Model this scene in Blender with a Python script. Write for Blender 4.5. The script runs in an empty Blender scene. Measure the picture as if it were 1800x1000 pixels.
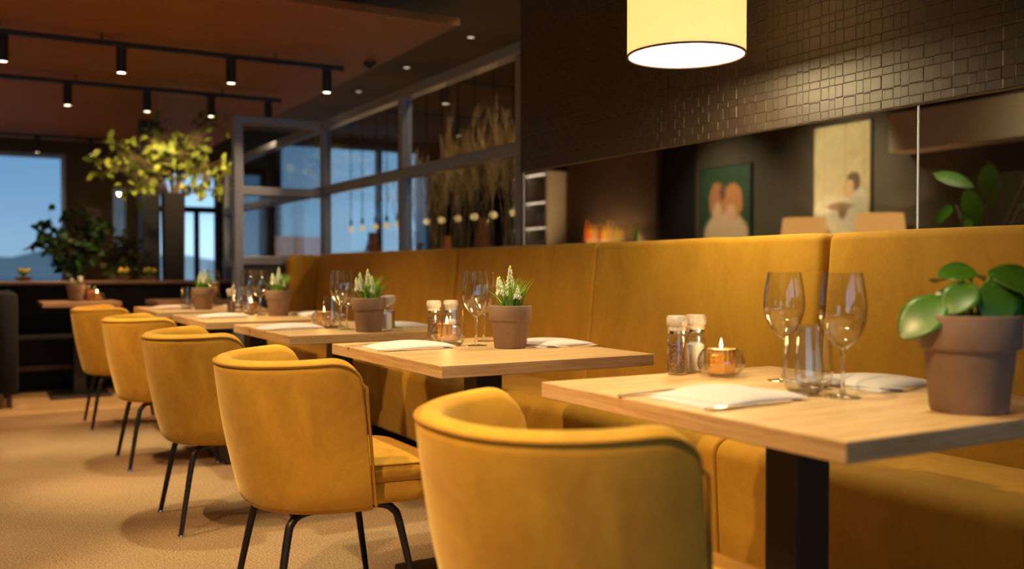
import bpy, bmesh, math, random
from mathutils import Vector, Matrix
R = random.Random(7)
sc = bpy.context.scene
COL = sc.collection
PI = math.pi

# ------------------------------------------------------------------ materials
def nmat(name):
    m = bpy.data.materials.new(name); m.use_nodes = True
    nt = m.node_tree; nt.nodes.clear()
    out = nt.nodes.new('ShaderNodeOutputMaterial')
    return m, nt, out
def N(nt, t, **kw):
    n = nt.nodes.new(t)
    for k, v in kw.items():
        if k.startswith('i_'): n.inputs[k[2:].replace('_', ' ')].default_value = v
        else: setattr(n, k, v)
    return n
def math_(nt, op, a, b=None, c=None):
    n = nt.nodes.new('ShaderNodeMath'); n.operation = op
    for i, v in enumerate((a, b, c)):
        if v is None: continue
        if isinstance(v, (int, float)): n.inputs[i].default_value = v
        else: nt.links.new(v, n.inputs[i])
    return n.outputs[0]
def col4(c): return (c[0], c[1], c[2], 1)
def pbsdf(nt, out, color=(.5, .5, .5), rough=.5, metal=0, spec=.5, sheen=0, sheen_tint=None, trans=0, ior=1.45, coat=0, emis=None, estr=0):
    b = nt.nodes.new('ShaderNodeBsdfPrincipled')
    b.inputs['Base Color'].default_value = col4(color); b.inputs['Roughness'].default_value = rough
    b.inputs['Metallic'].default_value = metal; b.inputs['Specular IOR Level'].default_value = spec
    b.inputs['Sheen Weight'].default_value = sheen; b.inputs['Transmission Weight'].default_value = trans
    b.inputs['IOR'].default_value = ior; b.inputs['Coat Weight'].default_value = coat
    if sheen_tint: b.inputs['Sheen Tint'].default_value = col4(sheen_tint)
    if emis: b.inputs['Emission Color'].default_value = col4(emis); b.inputs['Emission Strength'].default_value = estr
    nt.links.new(b.outputs[0], out.inputs[0])
    return b
def coords(nt, scale=(1, 1, 1), kind='Object'):
    tc = nt.nodes.new('ShaderNodeTexCoord'); mp = nt.nodes.new('ShaderNodeMapping')
    mp.inputs['Scale'].default_value = scale
    nt.links.new(tc.outputs[kind], mp.inputs[0]); return mp.outputs[0]
def ramp(nt, fac, stops):
    r = nt.nodes.new('ShaderNodeValToRGB'); e = r.color_ramp.elements
    while len(e) < len(stops): e.new(.5)
    for el, (p, c) in zip(e, stops): el.position = p; el.color = col4(c)
    nt.links.new(fac, r.inputs[0]); return r.outputs[0]
def noise(nt, vec, scale, detail=4, rough=.55, dist=0):
    n = N(nt, 'ShaderNodeTexNoise'); n.inputs['Scale'].default_value = scale
    n.inputs['Detail'].default_value = detail; n.inputs['Roughness'].default_value = rough; n.inputs['Distortion'].default_value = dist
    nt.links.new(vec, n.inputs['Vector']); return n.outputs['Fac']
def bump(nt, h, b, strength=.3, dist=.01):
    n = nt.nodes.new('ShaderNodeBump'); n.inputs['Strength'].default_value = strength; n.inputs['Distance'].default_value = dist
    nt.links.new(h, n.inputs['Height']); nt.links.new(n.outputs[0], b.inputs['Normal'])
def simple(name, color, rough=.5, **kw):
    m, nt, out = nmat(name); pbsdf(nt, out, color, rough, **kw); return m
def mottled(name, c0, c1, scale=6, rough=.6, stretch=(1, 1, 1), bstr=0, bscale=200, lo=.35, hi=.65, **kw):
    m, nt, out = nmat(name); b = pbsdf(nt, out, c0, rough, **kw)
    v = coords(nt, stretch); f = noise(nt, v, scale, 5, .6)
    nt.links.new(ramp(nt, f, [(lo, c0), (hi, c1)]), b.inputs['Base Color'])
    if bstr:
        bump(nt, noise(nt, coords(nt), bscale, 3), b, bstr, .002)
    return m
def emit(name, c, s):
    m, nt, out = nmat(name); e = nt.nodes.new('ShaderNodeEmission'); e.inputs[0].default_value = col4(c); e.inputs[1].default_value = s
    nt.links.new(e.outputs[0], out.inputs[0]); return m
def thin_glass(name, tint=(1, 1, 1), refl=1.0, rough=0.0, base=.05):
    m, nt, out = nmat(name)
    t = nt.nodes.new('ShaderNodeBsdfTransparent'); t.inputs[0].default_value = col4(tint)
    g = nt.nodes.new('ShaderNodeBsdfGlossy'); g.inputs['Roughness'].default_value = rough
    lw = nt.nodes.new('ShaderNodeLayerWeight'); lw.inputs[0].default_value = .5
    f = math_(nt, 'POWER', lw.outputs['Facing'], 4.0); f = math_(nt, 'MULTIPLY_ADD', f, .85 * refl, base * refl)
    mx = nt.nodes.new('ShaderNodeMixShader'); nt.links.new(f, mx.inputs[0]); nt.links.new(t.outputs[0], mx.inputs[1]); nt.links.new(g.outputs[0], mx.inputs[2])
    nt.links.new(mx.outputs[0], out.inputs[0]); return m
def glass(name, c=(1, 1, 1), rough=0.0, ior=1.48):
    m, nt, out = nmat(name); g = nt.nodes.new('ShaderNodeBsdfGlass'); g.inputs[0].default_value = col4(c); g.inputs['Roughness'].default_value = rough; g.inputs['IOR'].default_value = ior
    nt.links.new(g.outputs[0], out.inputs[0]); return m

def velvet(name, c0, c1, sheen=.35):
    m, nt, out = nmat(name); b = pbsdf(nt, out, c0, .75, spec=.25, sheen=sheen, sheen_tint=(1, .8, .35))
    b.inputs['Sheen Roughness'].default_value = .4
    f = noise(nt, coords(nt, (1, 1, .6)), 5.5, 6, .62, .6)
    g = noise(nt, coords(nt), 38, 3, .6)
    f = math_(nt, 'ADD', math_(nt, 'MULTIPLY', f, .8), math_(nt, 'MULTIPLY', g, .2))
    nt.links.new(ramp(nt, f, [(.36, c0), (.64, c1)]), b.inputs['Base Color'])
    bump(nt, f, b, .25, .006)
    return m
M = {}
M['velvet'] = velvet('mustard velvet', (.44, .220, .022), (.62, .338, .036), .45)
M['velvet_bench'] = velvet('ochre velvet', (.40, .21, .018), (.52, .285, .028))
M['piping'] = velvet('shaded velvet piping', (.33, .15, .012), (.42, .2, .018), .2)  # same velvet as the chairs, darkened for the shade it lies in
def oak_mat():
    m, nt, out = nmat('oak'); b = pbsdf(nt, out, (.5, .35, .18), .42, spec=.4)
    geo = nt.nodes.new('ShaderNodeNewGeometry'); sep = nt.nodes.new('ShaderNodeSeparateXYZ')
    nt.links.new(geo.outputs['Normal'], sep.inputs[0])
    ax = math_(nt, 'ABSOLUTE', sep.outputs[0]); isx = math_(nt, 'GREATER_THAN', ax, .7)
    def tex(sca):
        v = coords(nt, sca); a = noise(nt, v, 1, 6, .65, .4); c = noise(nt, v, 3.1, 3, .6)
        return math_(nt, 'ADD', math_(nt, 'MULTIPLY', a, .65), math_(nt, 'MULTIPLY', c, .35))
    tx = tex((4, 40, 90)); ty = tex((40, 4, 90))
    mx = nt.nodes.new('ShaderNodeMix'); nt.links.new(isx, mx.inputs[0]); nt.links.new(tx, mx.inputs[2]); nt.links.new(ty, mx.inputs[3])
    f = mx.outputs[0]
    nt.links.new(ramp(nt, f, [(.34, (.36, .205, .085)), (.5, (.51, .325, .155)), (.66, (.60, .40, .205))]), b.inputs['Base Color'])
    bump(nt, f, b, .12, .002); return m
M['oak'] = oak_mat()
M['wood_dim'] = mottled('walnut', (.22, .12, .07), (.36, .21, .12), 3, .5, (2, 20, 20))
M['black'] = simple('black powder coat', (.012, .011, .011), .42)
M['black_soft'] = simple('matt black', (.009, .009, .011), .7, spec=.2)
M['steel'] = simple('polished steel', (.75, .73, .7), .18, metal=1)
M['chrome'] = simple('chrome', (.8, .8, .8), .12, metal=1)
M['frame'] = simple('grey blue metal', (.21, .24, .32), .4, metal=.15)
M['frame_dark'] = simple('dark slate panel', (.035, .04, .055), .55)
M['navy'] = mottled('navy upholstery', (.004, .004, .008), (.008, .008, .014), 8, .85)
M['pot'] = mottled('taupe clay', (.215, .135, .09), (.26, .165, .115), 25, .75, lo=.3, hi=.7)
M['terracotta'] = simple('terracotta', (.55, .2, .07), .7)
M['soil'] = mottled('soil', (.03, .02, .012), (.07, .045, .03), 60, .95)
M['leaf'] = mottled('glossy leaf', (.03, .095, .007), (.065, .165, .012), 9, .3, spec=.4)
M['leaf_lime'] = mottled('lime leaf', (.05, .10, .010), (.27, .34, .05), 7, .5)
M['leaf_dark'] = mottled('dark leaf', (.015, .05, .015), (.03, .09, .02), 6, .5)
M['leaf_olive'] = mottled('olive leaf', (.05, .07, .012), (.09, .11, .02), 6, .55)
M['grass'] = mottled('grass blade', (.12, .30, .02), (.25, .46, .05), 30, .5)
M['flower'] = mottled('white muscari', (.75, .78, .55), (.9, .9, .8), 60, .6)
M['bud'] = simple('green bud', (.62, .70, .2), .6)
M['bark'] = simple('bark', (.10, .065, .04), .8)
M['straw'] = mottled('dried grass', (.32, .24, .12), (.50, .40, .21), 20, .8)
M['napkin'] = mottled('white linen', (.54, .475, .49), (.59, .52, .54), 90, .85, bstr=.15, bscale=300)
M['tglass'] = thin_glass('thin clear glass', (.985, .99, .99), 1.8, base=.045)
M['pane'] = thin_glass('partition glass', (.80, .82, .83), 1.0, base=.055)
M['pane_tint'] = thin_glass('tinted window glass', (.92, .93, .95), .8)
M['pane_smoke'] = thin_glass('smoked window glass', (.34, .32, .31), .8)
M['pane_clear'] = thin_glass('window glass', (.60, .64, .68), .0)
M['pane_bright'] = thin_glass('clear window glass', (.95, .96, .97), .5)
M['glass'] = glass('solid glass', (.98, .99, .99))
M['amber'] = simple('amber mercury glass', (.85, .46, .10), .22, metal=.75)
M['mirror'] = simple('tinted mirror', (.80, .78, .75), .02, metal=1)
M['mirror_edge_shine'] = simple('mirror edge with painted shine', (.72, .88, .95), .3)  # pale blue colour stands in for light caught on the edge
M['pepper'] = mottled('peppercorns', (.03, .018, .012), (.34, .16, .09), 260, .7, lo=.42, hi=.6, bstr=.8, bscale=260)
M['salt'] = mottled('coarse salt', (.8, .76, .7), (.95, .93, .9), 240, .6, bstr=.5, bscale=260)
M['millcap'] = mottled('frosted mill cap', (.42, .36, .31), (.54, .48, .43), 150, .35, bstr=.4, bscale=200)
M['wax'] = emit('glowing wax', (1, .74, .36), 2.6)
M['flame'] = emit('flame', (1, .72, .33), 22)
M['bulb'] = emit('warm bulb', (1, .62, .20), 1.25)
M['lens'] = emit('spot lens', (1, .84, .6), 14)
M['pin'] = emit('dim pin light', (1, .8, .55), 1.0)
M['led'] = emit('led strip', (1, .68, .28), 50)
M['added_glow'] = emit('added shelf glow', (1, .78, .55), 5)
M['paper_white'] = simple('paper label', (.72, .70, .68), .7)
M['pinkglow'] = emit('lit pink shade', (1, .42, .25), .55)
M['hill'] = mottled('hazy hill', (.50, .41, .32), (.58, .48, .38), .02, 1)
M['dark_red'] = simple('reddish brown wood', (.09, .035, .025), .5)

def carpet_mat():
    m, nt, out = nmat('speckled carpet'); b = pbsdf(nt, out, (.2, .1, .05), .95, spec=.1)
    v = coords(nt); f = noise(nt, v, 150, 3, .8); g = noise(nt, v, 1.2, 3)
    f2 = math_(nt, 'MULTIPLY_ADD', g, .15, f)
    nt.links.new(ramp(nt, f2, [(.42, (.085, .05, .028)), (.56, (.27, .17, .095)), (.72, (.48, .33, .2))]), b.inputs['Base Color'])
    bump(nt, f, b, .9, .006); return m
M['carpet'] = carpet_mat()
M['planks'] = mottled('oak planks', (.36, .22, .10), (.50, .33, .17), 1.5, .42, (1, 9, 1))
M['ceil'] = mottled('olive grey plaster', (.20, .155, .105), (.23, .18, .125), 2, .9)
def slat_mat():
    m, nt, out = nmat('fine slatted wood ceiling'); b = pbsdf(nt, out, (.4, .17, .05), .6)
    v = coords(nt); sp = nt.nodes.new('ShaderNodeSeparateXYZ'); nt.links.new(v, sp.inputs[0])
    w = math_(nt, 'SINE', math_(nt, 'MULTIPLY', sp.outputs[1], 2 * PI / .045))
    n = noise(nt, coords(nt, (1, 14, 1)), 3, 4)
    f = math_(nt, 'MULTIPLY_ADD', w, .16, math_(nt, 'MULTIPLY_ADD', n, .5, .25))
    nt.links.new(ramp(nt, f, [(.2, (.13, .05, .015)), (.5, (.33, .13, .032)), (.8, (.42, .18, .05))]), b.inputs['Base Color'])
    bump(nt, w, b, .4, .01); return m
M['slats'] = slat_mat()
def weave_mat():
    # embossed basket weave: every cell is crossed either by an upright or by a lying strip
    m, nt, out = nmat('embossed basket weave'); b = pbsdf(nt, out, (.06, .04, .028), .46, spec=.8)
    v = coords(nt); sp = nt.nodes.new('ShaderNodeSeparateXYZ'); nt.links.new(v, sp.inputs[0])
    S = .037
    wob = math_(nt, 'MULTIPLY', math_(nt, 'SINE', math_(nt, 'MULTIPLY', sp.outputs[1], 47.0)), .009)
    wob2 = math_(nt, 'MULTIPLY', math_(nt, 'SINE', math_(nt, 'MULTIPLY', sp.outputs[2], 61.0)), .007)
    a = math_(nt, 'DIVIDE', math_(nt, 'ADD', sp.outputs[1], wob), S); c = math_(nt, 'DIVIDE', math_(nt, 'ADD', sp.outputs[2], wob2), S)
    fa, fc = math_(nt, 'FRACT', a), math_(nt, 'FRACT', c)
    par = math_(nt, 'MODULO', math_(nt, 'ADD', math_(nt, 'FLOOR', a), math_(nt, 'FLOOR', c)), 2.0)
    par = math_(nt, 'GREATER_THAN', math_(nt, 'ABSOLUTE', par), .5)
    def edge(x, w):   # 1 inside the cell, falling to 0 within w of its sides
        d = math_(nt, 'MULTIPLY', math_(nt, 'ABSOLUTE', math_(nt, 'SUBTRACT', x, .5)), 2.0)
        mr = nt.nodes.new('ShaderNodeMapRange'); mr.interpolation_type = 'SMOOTHSTEP'
        mr.inputs[1].default_value = 1 - w; mr.inputs[2].default_value = 1; mr.inputs[3].default_value = 1; mr.inputs[4].default_value = 0
        nt.links.new(d, mr.inputs[0]); return mr.outputs[0]
    def groove(x):    # a fine line inside each long side
        d = math_(nt, 'MULTIPLY', math_(nt, 'ABSOLUTE', math_(nt, 'SUBTRACT', x, .5)), 2.0)
        return math_(nt, 'MULTIPLY', math_(nt, 'LESS_THAN', math_(nt, 'ABSOLUTE', math_(nt, 'SUBTRACT', d, .62)), .05), -.22)
    hi_ = math_(nt, 'MULTIPLY', edge(fa, .16), edge(fc, .16)); hi_ = math_(nt, 'ADD', hi_, groove(fa))
    lo_ = math_(nt, 'MULTIPLY_ADD', edge(fc, .12), .22, .12); lo_ = math_(nt, 'ADD', lo_, math_(nt, 'MULTIPLY', groove(fc), .5))
    mx = nt.nodes.new('ShaderNodeMix'); nt.links.new(par, mx.inputs[0]); nt.links.new(lo_, mx.inputs[2]); nt.links.new(hi_, mx.inputs[3])
    h = mx.outputs[0]
    n = noise(nt, v, 60, 3); h = math_(nt, 'MULTIPLY_ADD', n, .12, h)
    nt.links.new(ramp(nt, noise(nt, v, 9, 3), [(.3, (.030, .019, .012)), (.7, (.043, .028, .018))]), b.inputs['Base Color'])
    bump(nt, h, b, .75, .0035); return m
M['weave'] = weave_mat()
M['wall_dark'] = mottled('dark brown wall', (.045, .034, .025), (.055, .042, .03), 3, .8)
M['wall_umber'] = mottled('umber wall', (.075, .05, .03), (.09, .06, .036), 3, .7)
M['soffit'] = simple('pale bulkhead', (.42, .34, .25), .8)
M['cabinet'] = mottled('light grey cabinet', (.35, .30, .25), (.42, .37, .31), 4, .6)
def shade_mat():
    m, nt, out = nmat('cream fabric shade')
    d = nt.nodes.new('ShaderNodeBsdfDiffuse'); t = nt.nodes.new('ShaderNodeBsdfTranslucent')
    v = coords(nt, (1, 1, 1)); f = noise(nt, v, 300, 2)
    r = ramp(nt, f, [(.3, (.72, .60, .42)), (.7, (.79, .67, .48))])
    nt.links.new(r, d.inputs[0]); nt.links.new(r, t.inputs[0])
    mx = nt.nodes.new('ShaderNodeMixShader'); mx.inputs[0].default_value = .55
    nt.links.new(d.outputs[0], mx.inputs[1]); nt.links.new(t.outputs[0], mx.inputs[2])
    e = nt.nodes.new('ShaderNodeEmission'); e.inputs[0].default_value = (1, .66, .25, 1); e.inputs[1].default_value = .36
    ad = nt.nodes.new('ShaderNodeAddShader'); nt.links.new(mx.outputs[0], ad.inputs[0]); nt.links.new(e.outputs[0], ad.inputs[1])
    nt.links.new(ad.outputs[0], out.inputs[0]); return m
M['shade'] = shade_mat()
M['diffuser'] = emit('lamp diffuser', (1, .86, .62), 5)
M['tableshade'] = emit('lit table lamp shade', (1, .47, .12), .75)
def painting(name, base, blobs, streak=0):
    m, nt, out = nmat(name); b = pbsdf(nt, out, base, .6)
    v = coords(nt); n = noise(nt, v, 7, 4); sp = nt.nodes.new('ShaderNodeSeparateXYZ'); nt.links.new(v, sp.inputs[0])
    y = math_(nt, 'MULTIPLY_ADD', n, .05, math_(nt, 'ADD', sp.outputs[1], -.025)); z = sp.outputs[2]
    bc = ramp(nt, n, [(.3, tuple(x * .75 for x in base)), (.7, tuple(x * 1.15 for x in base))])
    if streak:
        w = noise(nt, coords(nt, (1, 9, .4)), 1.6, 4)
        bc = ramp(nt, w, [(.35, tuple(x * .55 for x in base)), (.5, base), (.62, tuple(min(1, x * 1.25) for x in base))])
    for (cy, cz, ry, rz, c, soft) in blobs:
        a = math_(nt, 'DIVIDE', math_(nt, 'SUBTRACT', y, cy), ry); d = math_(nt, 'DIVIDE', math_(nt, 'SUBTRACT', z, cz), rz)
        l = math_(nt, 'SQRT', math_(nt, 'ADD', math_(nt, 'MULTIPLY', a, a), math_(nt, 'MULTIPLY', d, d)))
        mr = nt.nodes.new('ShaderNodeMapRange'); mr.interpolation_type = 'SMOOTHSTEP'
        mr.inputs[1].default_value = 1 - soft; mr.inputs[2].default_value = 1 + soft; mr.inputs[3].default_value = 1; mr.inputs[4].default_value = 0
        nt.links.new(l, mr.inputs[0])
        mx = nt.nodes.new('ShaderNodeMix'); mx.data_type = 'RGBA'
        nt.links.new(mr.outputs[0], mx.inputs[0]); nt.links.new(bc, mx.inputs[6]); mx.inputs[7].default_value = col4(c); bc = mx.outputs[2]
    nt.links.new(bc, b.inputs['Base Color']); return m

# ------------------------------------------------------------------ mesh helpers
def obj(name, bm, mat, parent=None, loc=(0, 0, 0), smooth=True, angle=40):
    me = bpy.data.meshes.new(name)
    bmesh.ops.recalc_face_normals(bm, faces=bm.faces[:])
    bm.to_mesh(me); bm.free()
    me.materials.append(mat)
    if smooth:
        for p in me.polygons: p.use_smooth = True
        try: me.set_sharp_from_angle(angle=math.radians(angle))
        except Exception: pass
    o = bpy.data.objects.new(name, me); COL.objects.link(o); o.location = loc
    if parent: o.parent = parent
    return o
def thing(name, label, cat, loc=(0, 0, 0), rz=0, group=None):
    o = bpy.data.objects.new(name, None); COL.objects.link(o); o.empty_display_size = .1
    o.location = loc; o.rotation_euler = (0, 0, rz)
    return tag(o, label, cat, group)
def tag(o, label, cat, group=None):
    o['label'] = label; o['category'] = cat
    if group: o['group'] = group
    return o
def struct(o, label=None):
    o['kind'] = 'structure'
    if label: o['label'] = label
    return o
def dup(root, loc, label, rz=0):
    r = root.copy(); COL.objects.link(r); r.location = loc; r.rotation_euler = (0, 0, rz); r['label'] = label
    for ch in root.children:
        c = ch.copy(); COL.objects.link(c); c.parent = r
        for g in ch.children:
            d = g.copy(); COL.objects.link(d); d.parent = c
    return r
def B(): return bmesh.new()
def box(bm, lo, hi, bev=0, seg=2):
    c = [(lo[i] + hi[i]) / 2 for i in range(3)]; s = [hi[i] - lo[i] for i in range(3)]
    r = bmesh.ops.create_cube(bm, size=1, matrix=Matrix.Translation(c) @ Matrix.Diagonal((*s, 1)))
    if bev:
        es = list({e for v in r['verts'] for e in v.link_edges})
        bmesh.ops.bevel(bm, geom=es, offset=bev, segments=seg, affect='EDGES', profile=.5)
    return bm
def lathe(bm, prof, seg=32, loc=(0, 0, 0), closed=False):
    rings = []
    L = Vector(loc)
    for r, z in prof:
        if r < 1e-5: rings.append([bm.verts.new(L + Vector((0, 0, z)))])
        else: rings.append([bm.verts.new(L + Vector((r * math.cos(2 * PI * i / seg), r * math.sin(2 * PI * i / seg), z))) for i in range(seg)])
    pairs = list(zip(rings, rings[1:]))
    if closed: pairs.append((rings[-1], rings[0]))
    for a, b in pairs:
        for i in range(seg):
            j = (i + 1) % seg
            if len(a) == 1 and len(b) == 1: continue
            if len(a) == 1: bm.faces.new((a[0], b[i], b[j]))
            elif len(b) == 1: bm.faces.new((a[i], a[j], b[0]))
            else: bm.faces.new((a[i], a[j], b[j], b[i]))
    return bm
def tube(bm, pts, r, seg=10, closed=False, cap=True):
    P = [Vector(p) for p in pts]; n = len(P)
    rad = r if isinstance(r, (list, tuple)) else [r] * n
    T = []
    for i in range(n):
        a = P[(i - 1) % n] if (closed or i > 0) else P[i]; b = P[(i + 1) % n] if (closed or i < n - 1) else P[i]
        T.append((b - a).normalized())
    u = T[0].orthogonal().normalized(); rings = []
    for i in range(n):
        u = (u - T[i] * u.dot(T[i])); u = u.normalized() if u.length > 1e-6 else T[i].orthogonal().normalized()
        w = T[i].cross(u)
        rings.append([bm.verts.new(P[i] + (u * math.cos(2 * PI * k / seg) + w * math.sin(2 * PI * k / seg)) * rad[i]) for k in range(seg)])
    m = n if closed else n - 1
    for i in range(m):
        a, b = rings[i], rings[(i + 1) % n]
        for k in range(seg):
            j = (k + 1) % seg; bm.faces.new((a[k], a[j], b[j], b[k]))
    if cap and not closed:
        bm.faces.new(rings[0][::-1]); bm.faces.new(rings[-1])
    return bm
def smooth_path(pts, n=6):
    P = [Vector(p) for p in pts]; out = []
    for i in range(len(P) - 1):
        p0 = P[max(i - 1, 0)]; p1 = P[i]; p2 = P[i + 1]; p3 = P[min(i + 2, len(P) - 1)]
        for k in range(n):
            t = k / n
            out.append(.5 * ((2 * p1) + (p2 - p0) * t + (2 * p0 - 5 * p1 + 4 * p2 - p3) * t * t + (3 * p1 - p0 - 3 * p2 + p3) * t ** 3))
    out.append(P[-1]); return out
def inset2d(pts, d):
    n = len(pts); out = []
    for i in range(n):
        a, b, c = Vector(pts[i - 1]), Vector(pts[i]), Vector(pts[(i + 1) % n])
        t1 = (b - a).normalized() if (b - a).length > 1e-9 else Vector((1, 0)); t2 = (c - b).normalized() if (c - b).length > 1e-9 else t1
        nn = Vector((-(t1 + t2).y, (t1 + t2).x)); nn = nn.normalized() if nn.length > 1e-9 else Vector((0, 0))
        out.append((b.x + nn.x * d, b.y + nn.y * d))
    return out      # pts counter-clockwise
def round_poly(pts, r, seg=5):
    out = []; n = len(pts); rr = r if isinstance(r, (list, tuple)) else [r] * n
    for i in range(n):
        a, b, c = Vector(pts[i - 1]), Vector(pts[i]), Vector(pts[(i + 1) % n])
        d1 = (a - b).normalized(); d2 = (c - b).normalized(); ri = rr[i]
        if ri <= 0: out.append((b.x, b.y)); continue
        ang = d1.angle(d2); k = ri / math.tan(ang / 2)
        p1 = b + d1 * k; p2 = b + d2 * k; ctr = b + (d1 + d2).normalized() * (ri / math.sin(ang / 2))
        a1 = math.atan2(p1.y - ctr.y, p1.x - ctr.x); a2 = math.atan2(p2.y - ctr.y, p2.x - ctr.x)
        da = (a2 - a1 + PI) % (2 * PI) - PI
        for s in range(seg + 1):
            t = a1 + da * s / seg; out.append((ctr.x + ri * math.cos(t), ctr.y + ri * math.sin(t)))
    return out
def pad(bm, out2d, rings, mp, crown=0, cap_rings=3):
    # rings: list of (a, inset); mp(u, v, a) -> 3D
    loops = []
    for a, d in rings:
        q = inset2d(out2d, d); loops.append([bm.verts.new(mp(x, y, a)) for x, y in q])
    n = len(out2d)
    for A, C in zip(loops, loops[1:]):
        for i in range(n):
            j = (i + 1) % n; bm.faces.new((A[i], A[j], C[j], C[i]))
    bm.faces.new(loops[0][::-1])
    a, d = rings[-1]; q = inset2d(out2d, d); cx = sum(p[0] for p in q) / n; cy = sum(p[1] for p in q) / n
    last = loops[-1]
    if crown:
        for k in range(1, cap_rings + 1):
            s = 1 - k / (cap_rings + 1); h = a + crown * (1 - s * s)
            new = [bm.verts.new(mp(cx + (x - cx) * s, cy + (y - cy) * s, h)) for x, y in q]
            for i in range(n):
                j = (i + 1) % n; bm.faces.new((last[i], last[j], new[j], new[i]))
            last = new
    bm.faces.new(last); return bm
def rnd(a0, a1, r, seg=4):
    L = []
    for k in range(seg + 1):
        t = PI / 2 * k / seg; L.append((a0 + r * (1 - math.sin(t)) if False else a0 + r - r * math.cos(t), r - r * math.sin(t)))
    for k in range(seg + 1):
        t = PI / 2 * k / seg; L.append((a1 - r + r * math.sin(t), r - r * math.cos(t)))
    return L
def leaf(bm, base, d, up, length, width, curl=.25, n=4, tip=1.6, fold=.15):
    d = Vector(d).normalized(); up = Vector(up); s = d.cross(up); s = s.normalized() if s.length > 1e-4 else d.orthogonal(); up = s.cross(d).normalized()
    base = Vector(base); rows = []
    for i in range(n + 1):
        t = i / n; w = width * .5 * math.sin(PI * t ** (1 / tip) ** 1.0) ** .8 if 0 < t < 1 else 0
        p = base + d * (length * (t - .12 * curl * t * t)) - up * (curl * length * t * t)
        if w == 0: rows.append([bm.verts.new(p)])
        else: rows.append([bm.verts.new(p - s * w + up * fold * w), bm.verts.new(p), bm.verts.new(p + s * w + up * fold * w)])
    for a, b in zip(rows, rows[1:]):
        if len(a) == 1: bm.faces.new((a[0], b[1], b[0])); bm.faces.new((a[0], b[2], b[1]))
        elif len(b) == 1: bm.faces.new((a[0], a[1], b[0])); bm.faces.new((a[1], a[2], b[0]))
        else: bm.faces.new((a[0], a[1], b[1], b[0])); bm.faces.new((a[1], a[2], b[2], b[1]))
def rdir(up=0.0):
    while True:
        v = Vector((R.uniform(-1, 1), R.uniform(-1, 1), R.uniform(-1, 1)))
        if .1 < v.length < 1: v = v.normalized(); v.z += up; return v.normalized()
def lamp(name, kind, loc, energy, color, parent=None, **kw):
    l = bpy.data.lights.new(name, kind); l.energy = energy; l.color = color
    for k, v in kw.items(): setattr(l, k, v)
    o = bpy.data.objects.new(name, l); COL.objects.link(o); o.location = loc
    if parent: o.parent = parent
    return o
def aim(o, target):
    o.rotation_euler = (Vector(target) - Vector(o.location)).to_track_quat('-Z', 'Y').to_euler()

WARM = (1.0, .62, .28)
# ------------------------------------------------------------------ setting
def slab(name, lo, hi, mat, label=None, bev=0):
    c = [(lo[i] + hi[i]) / 2 for i in range(3)]
    return struct(obj(name, box(B(), lo, hi, bev), mat, smooth=False), label)
XL, XR, YB, YF, ZC = -2.5, 7.6, -3.6, 13.8, 3.0
slab('floor', (XL, YB, -.1), (XR, 7.34, 0), M['carpet'], 'brown speckled carpet of the dining aisle')
slab('floor_planks', (XL, 7.34, -.1), (XR, YF, 0), M['planks'], 'light wooden floor beyond the carpet edge')
slab('ceiling', (XL, YB, ZC), (XR, YF, ZC + .1), M['ceil'], 'dim olive grey plaster ceiling')
slab('ceiling_panel', (XL, 5.80, 2.66), (2.94, 13.55, 2.71), M['slats'], 'lowered ceiling panel of fine orange brown wooden slats')
# right wall: dark base, woven cladding above, mirrors in between
slab('wall_right', (2.61, YB, 0), (2.78, 4.40, ZC), M['wall_dark'])
slab('trim_1', (2.575, 3.15, 1.522), (2.61, 4.37, ZC), M['weave'], 'woven dark brown wall cladding, left panel')
slab('trim_2', (2.575, YB, 1.522), (2.61, 3.146, ZC), M['weave'], 'woven dark brown wall cladding around the pendant lamp')
slab('wall_left', (XL - .15, YB, 0), (XL, YF, ZC), M['wall_dark'])
slab('wall_side', (XR, YB, 0), (XR + .15, YF, ZC), M['wall_dark'])
# far wall with openings, built of piers and headers round the windows
def far(x0, x1, z0, z1, n, m='wall_dark'):
    slab('wall_far_%s' % n, (x0, YF, z0), (x1, YF + .2, z1), M[m])
far(XL, -1.2, 0, ZC, 'pier_a'); far(-1.2, 1.183, 2.51, ZC, 'header_a'); far(-1.2, 1.183, 0, .3, 'sill_a')
far(1.183, 1.757, 0, ZC, 'pier_b'); far(1.757, 1.93, 2.1, ZC, 'header_b'); far(1.757, 1.93, 0, .8, 'sill_b')
far(1.93, 2.26, 0, ZC, 'pier_c'); far(2.26, 3.2, 2.40, ZC, 'header_c')
far(3.2, 3.484, 0, ZC, 'pier_d'); far(3.484, 3.787, 2.385, ZC, 'header_d'); far(3.484, 3.787, 0, .8, 'sill_d')
far(3.787, 4.02, 0, ZC, 'pier_e'); far(4.02, 6.3, 2.88, ZC, 'header_e'); far(4.02, 6.3, 0, 1.0, 'sill_e')
far(6.3, XR, 0, ZC, 'pier_f')
def window(n, x0, x1, z0, z1, y, pane, mull=(), fr=.05, frame='frame'):
    bm = B()
    for a in ((x0, x0 + fr), (x1 - fr, x1)): box(bm, (a[0], y + .03, z0), (a[1], y + .12, z1))
    for a in ((z0, z0 + fr), (z1 - fr, z1)): box(bm, (x0 + fr, y + .03, a[0]), (x1 - fr, y + .12, a[1]))
    for mx in mull: box(bm, (mx - fr * .8, y + .035, z0 + fr), (mx + fr * .8, y + .115, z1 - fr))
    w = obj('window_%d' % n, bm, M[frame], smooth=False); struct(w)
    obj('pane', box(B(), (x0 + fr, y + .07, z0 + fr), (x1 - fr, y + .078, z1 - fr)), M[pane], w, smooth=False)
    return w
window(1, -1.2, 1.183, .3, 2.51, YF, 'pane_clear')
window(2, 1.757, 1.93, .8, 2.1, YF, 'pane_smoke', fr=.02)  # narrow opening stands in for a pillar lit blue
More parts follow.
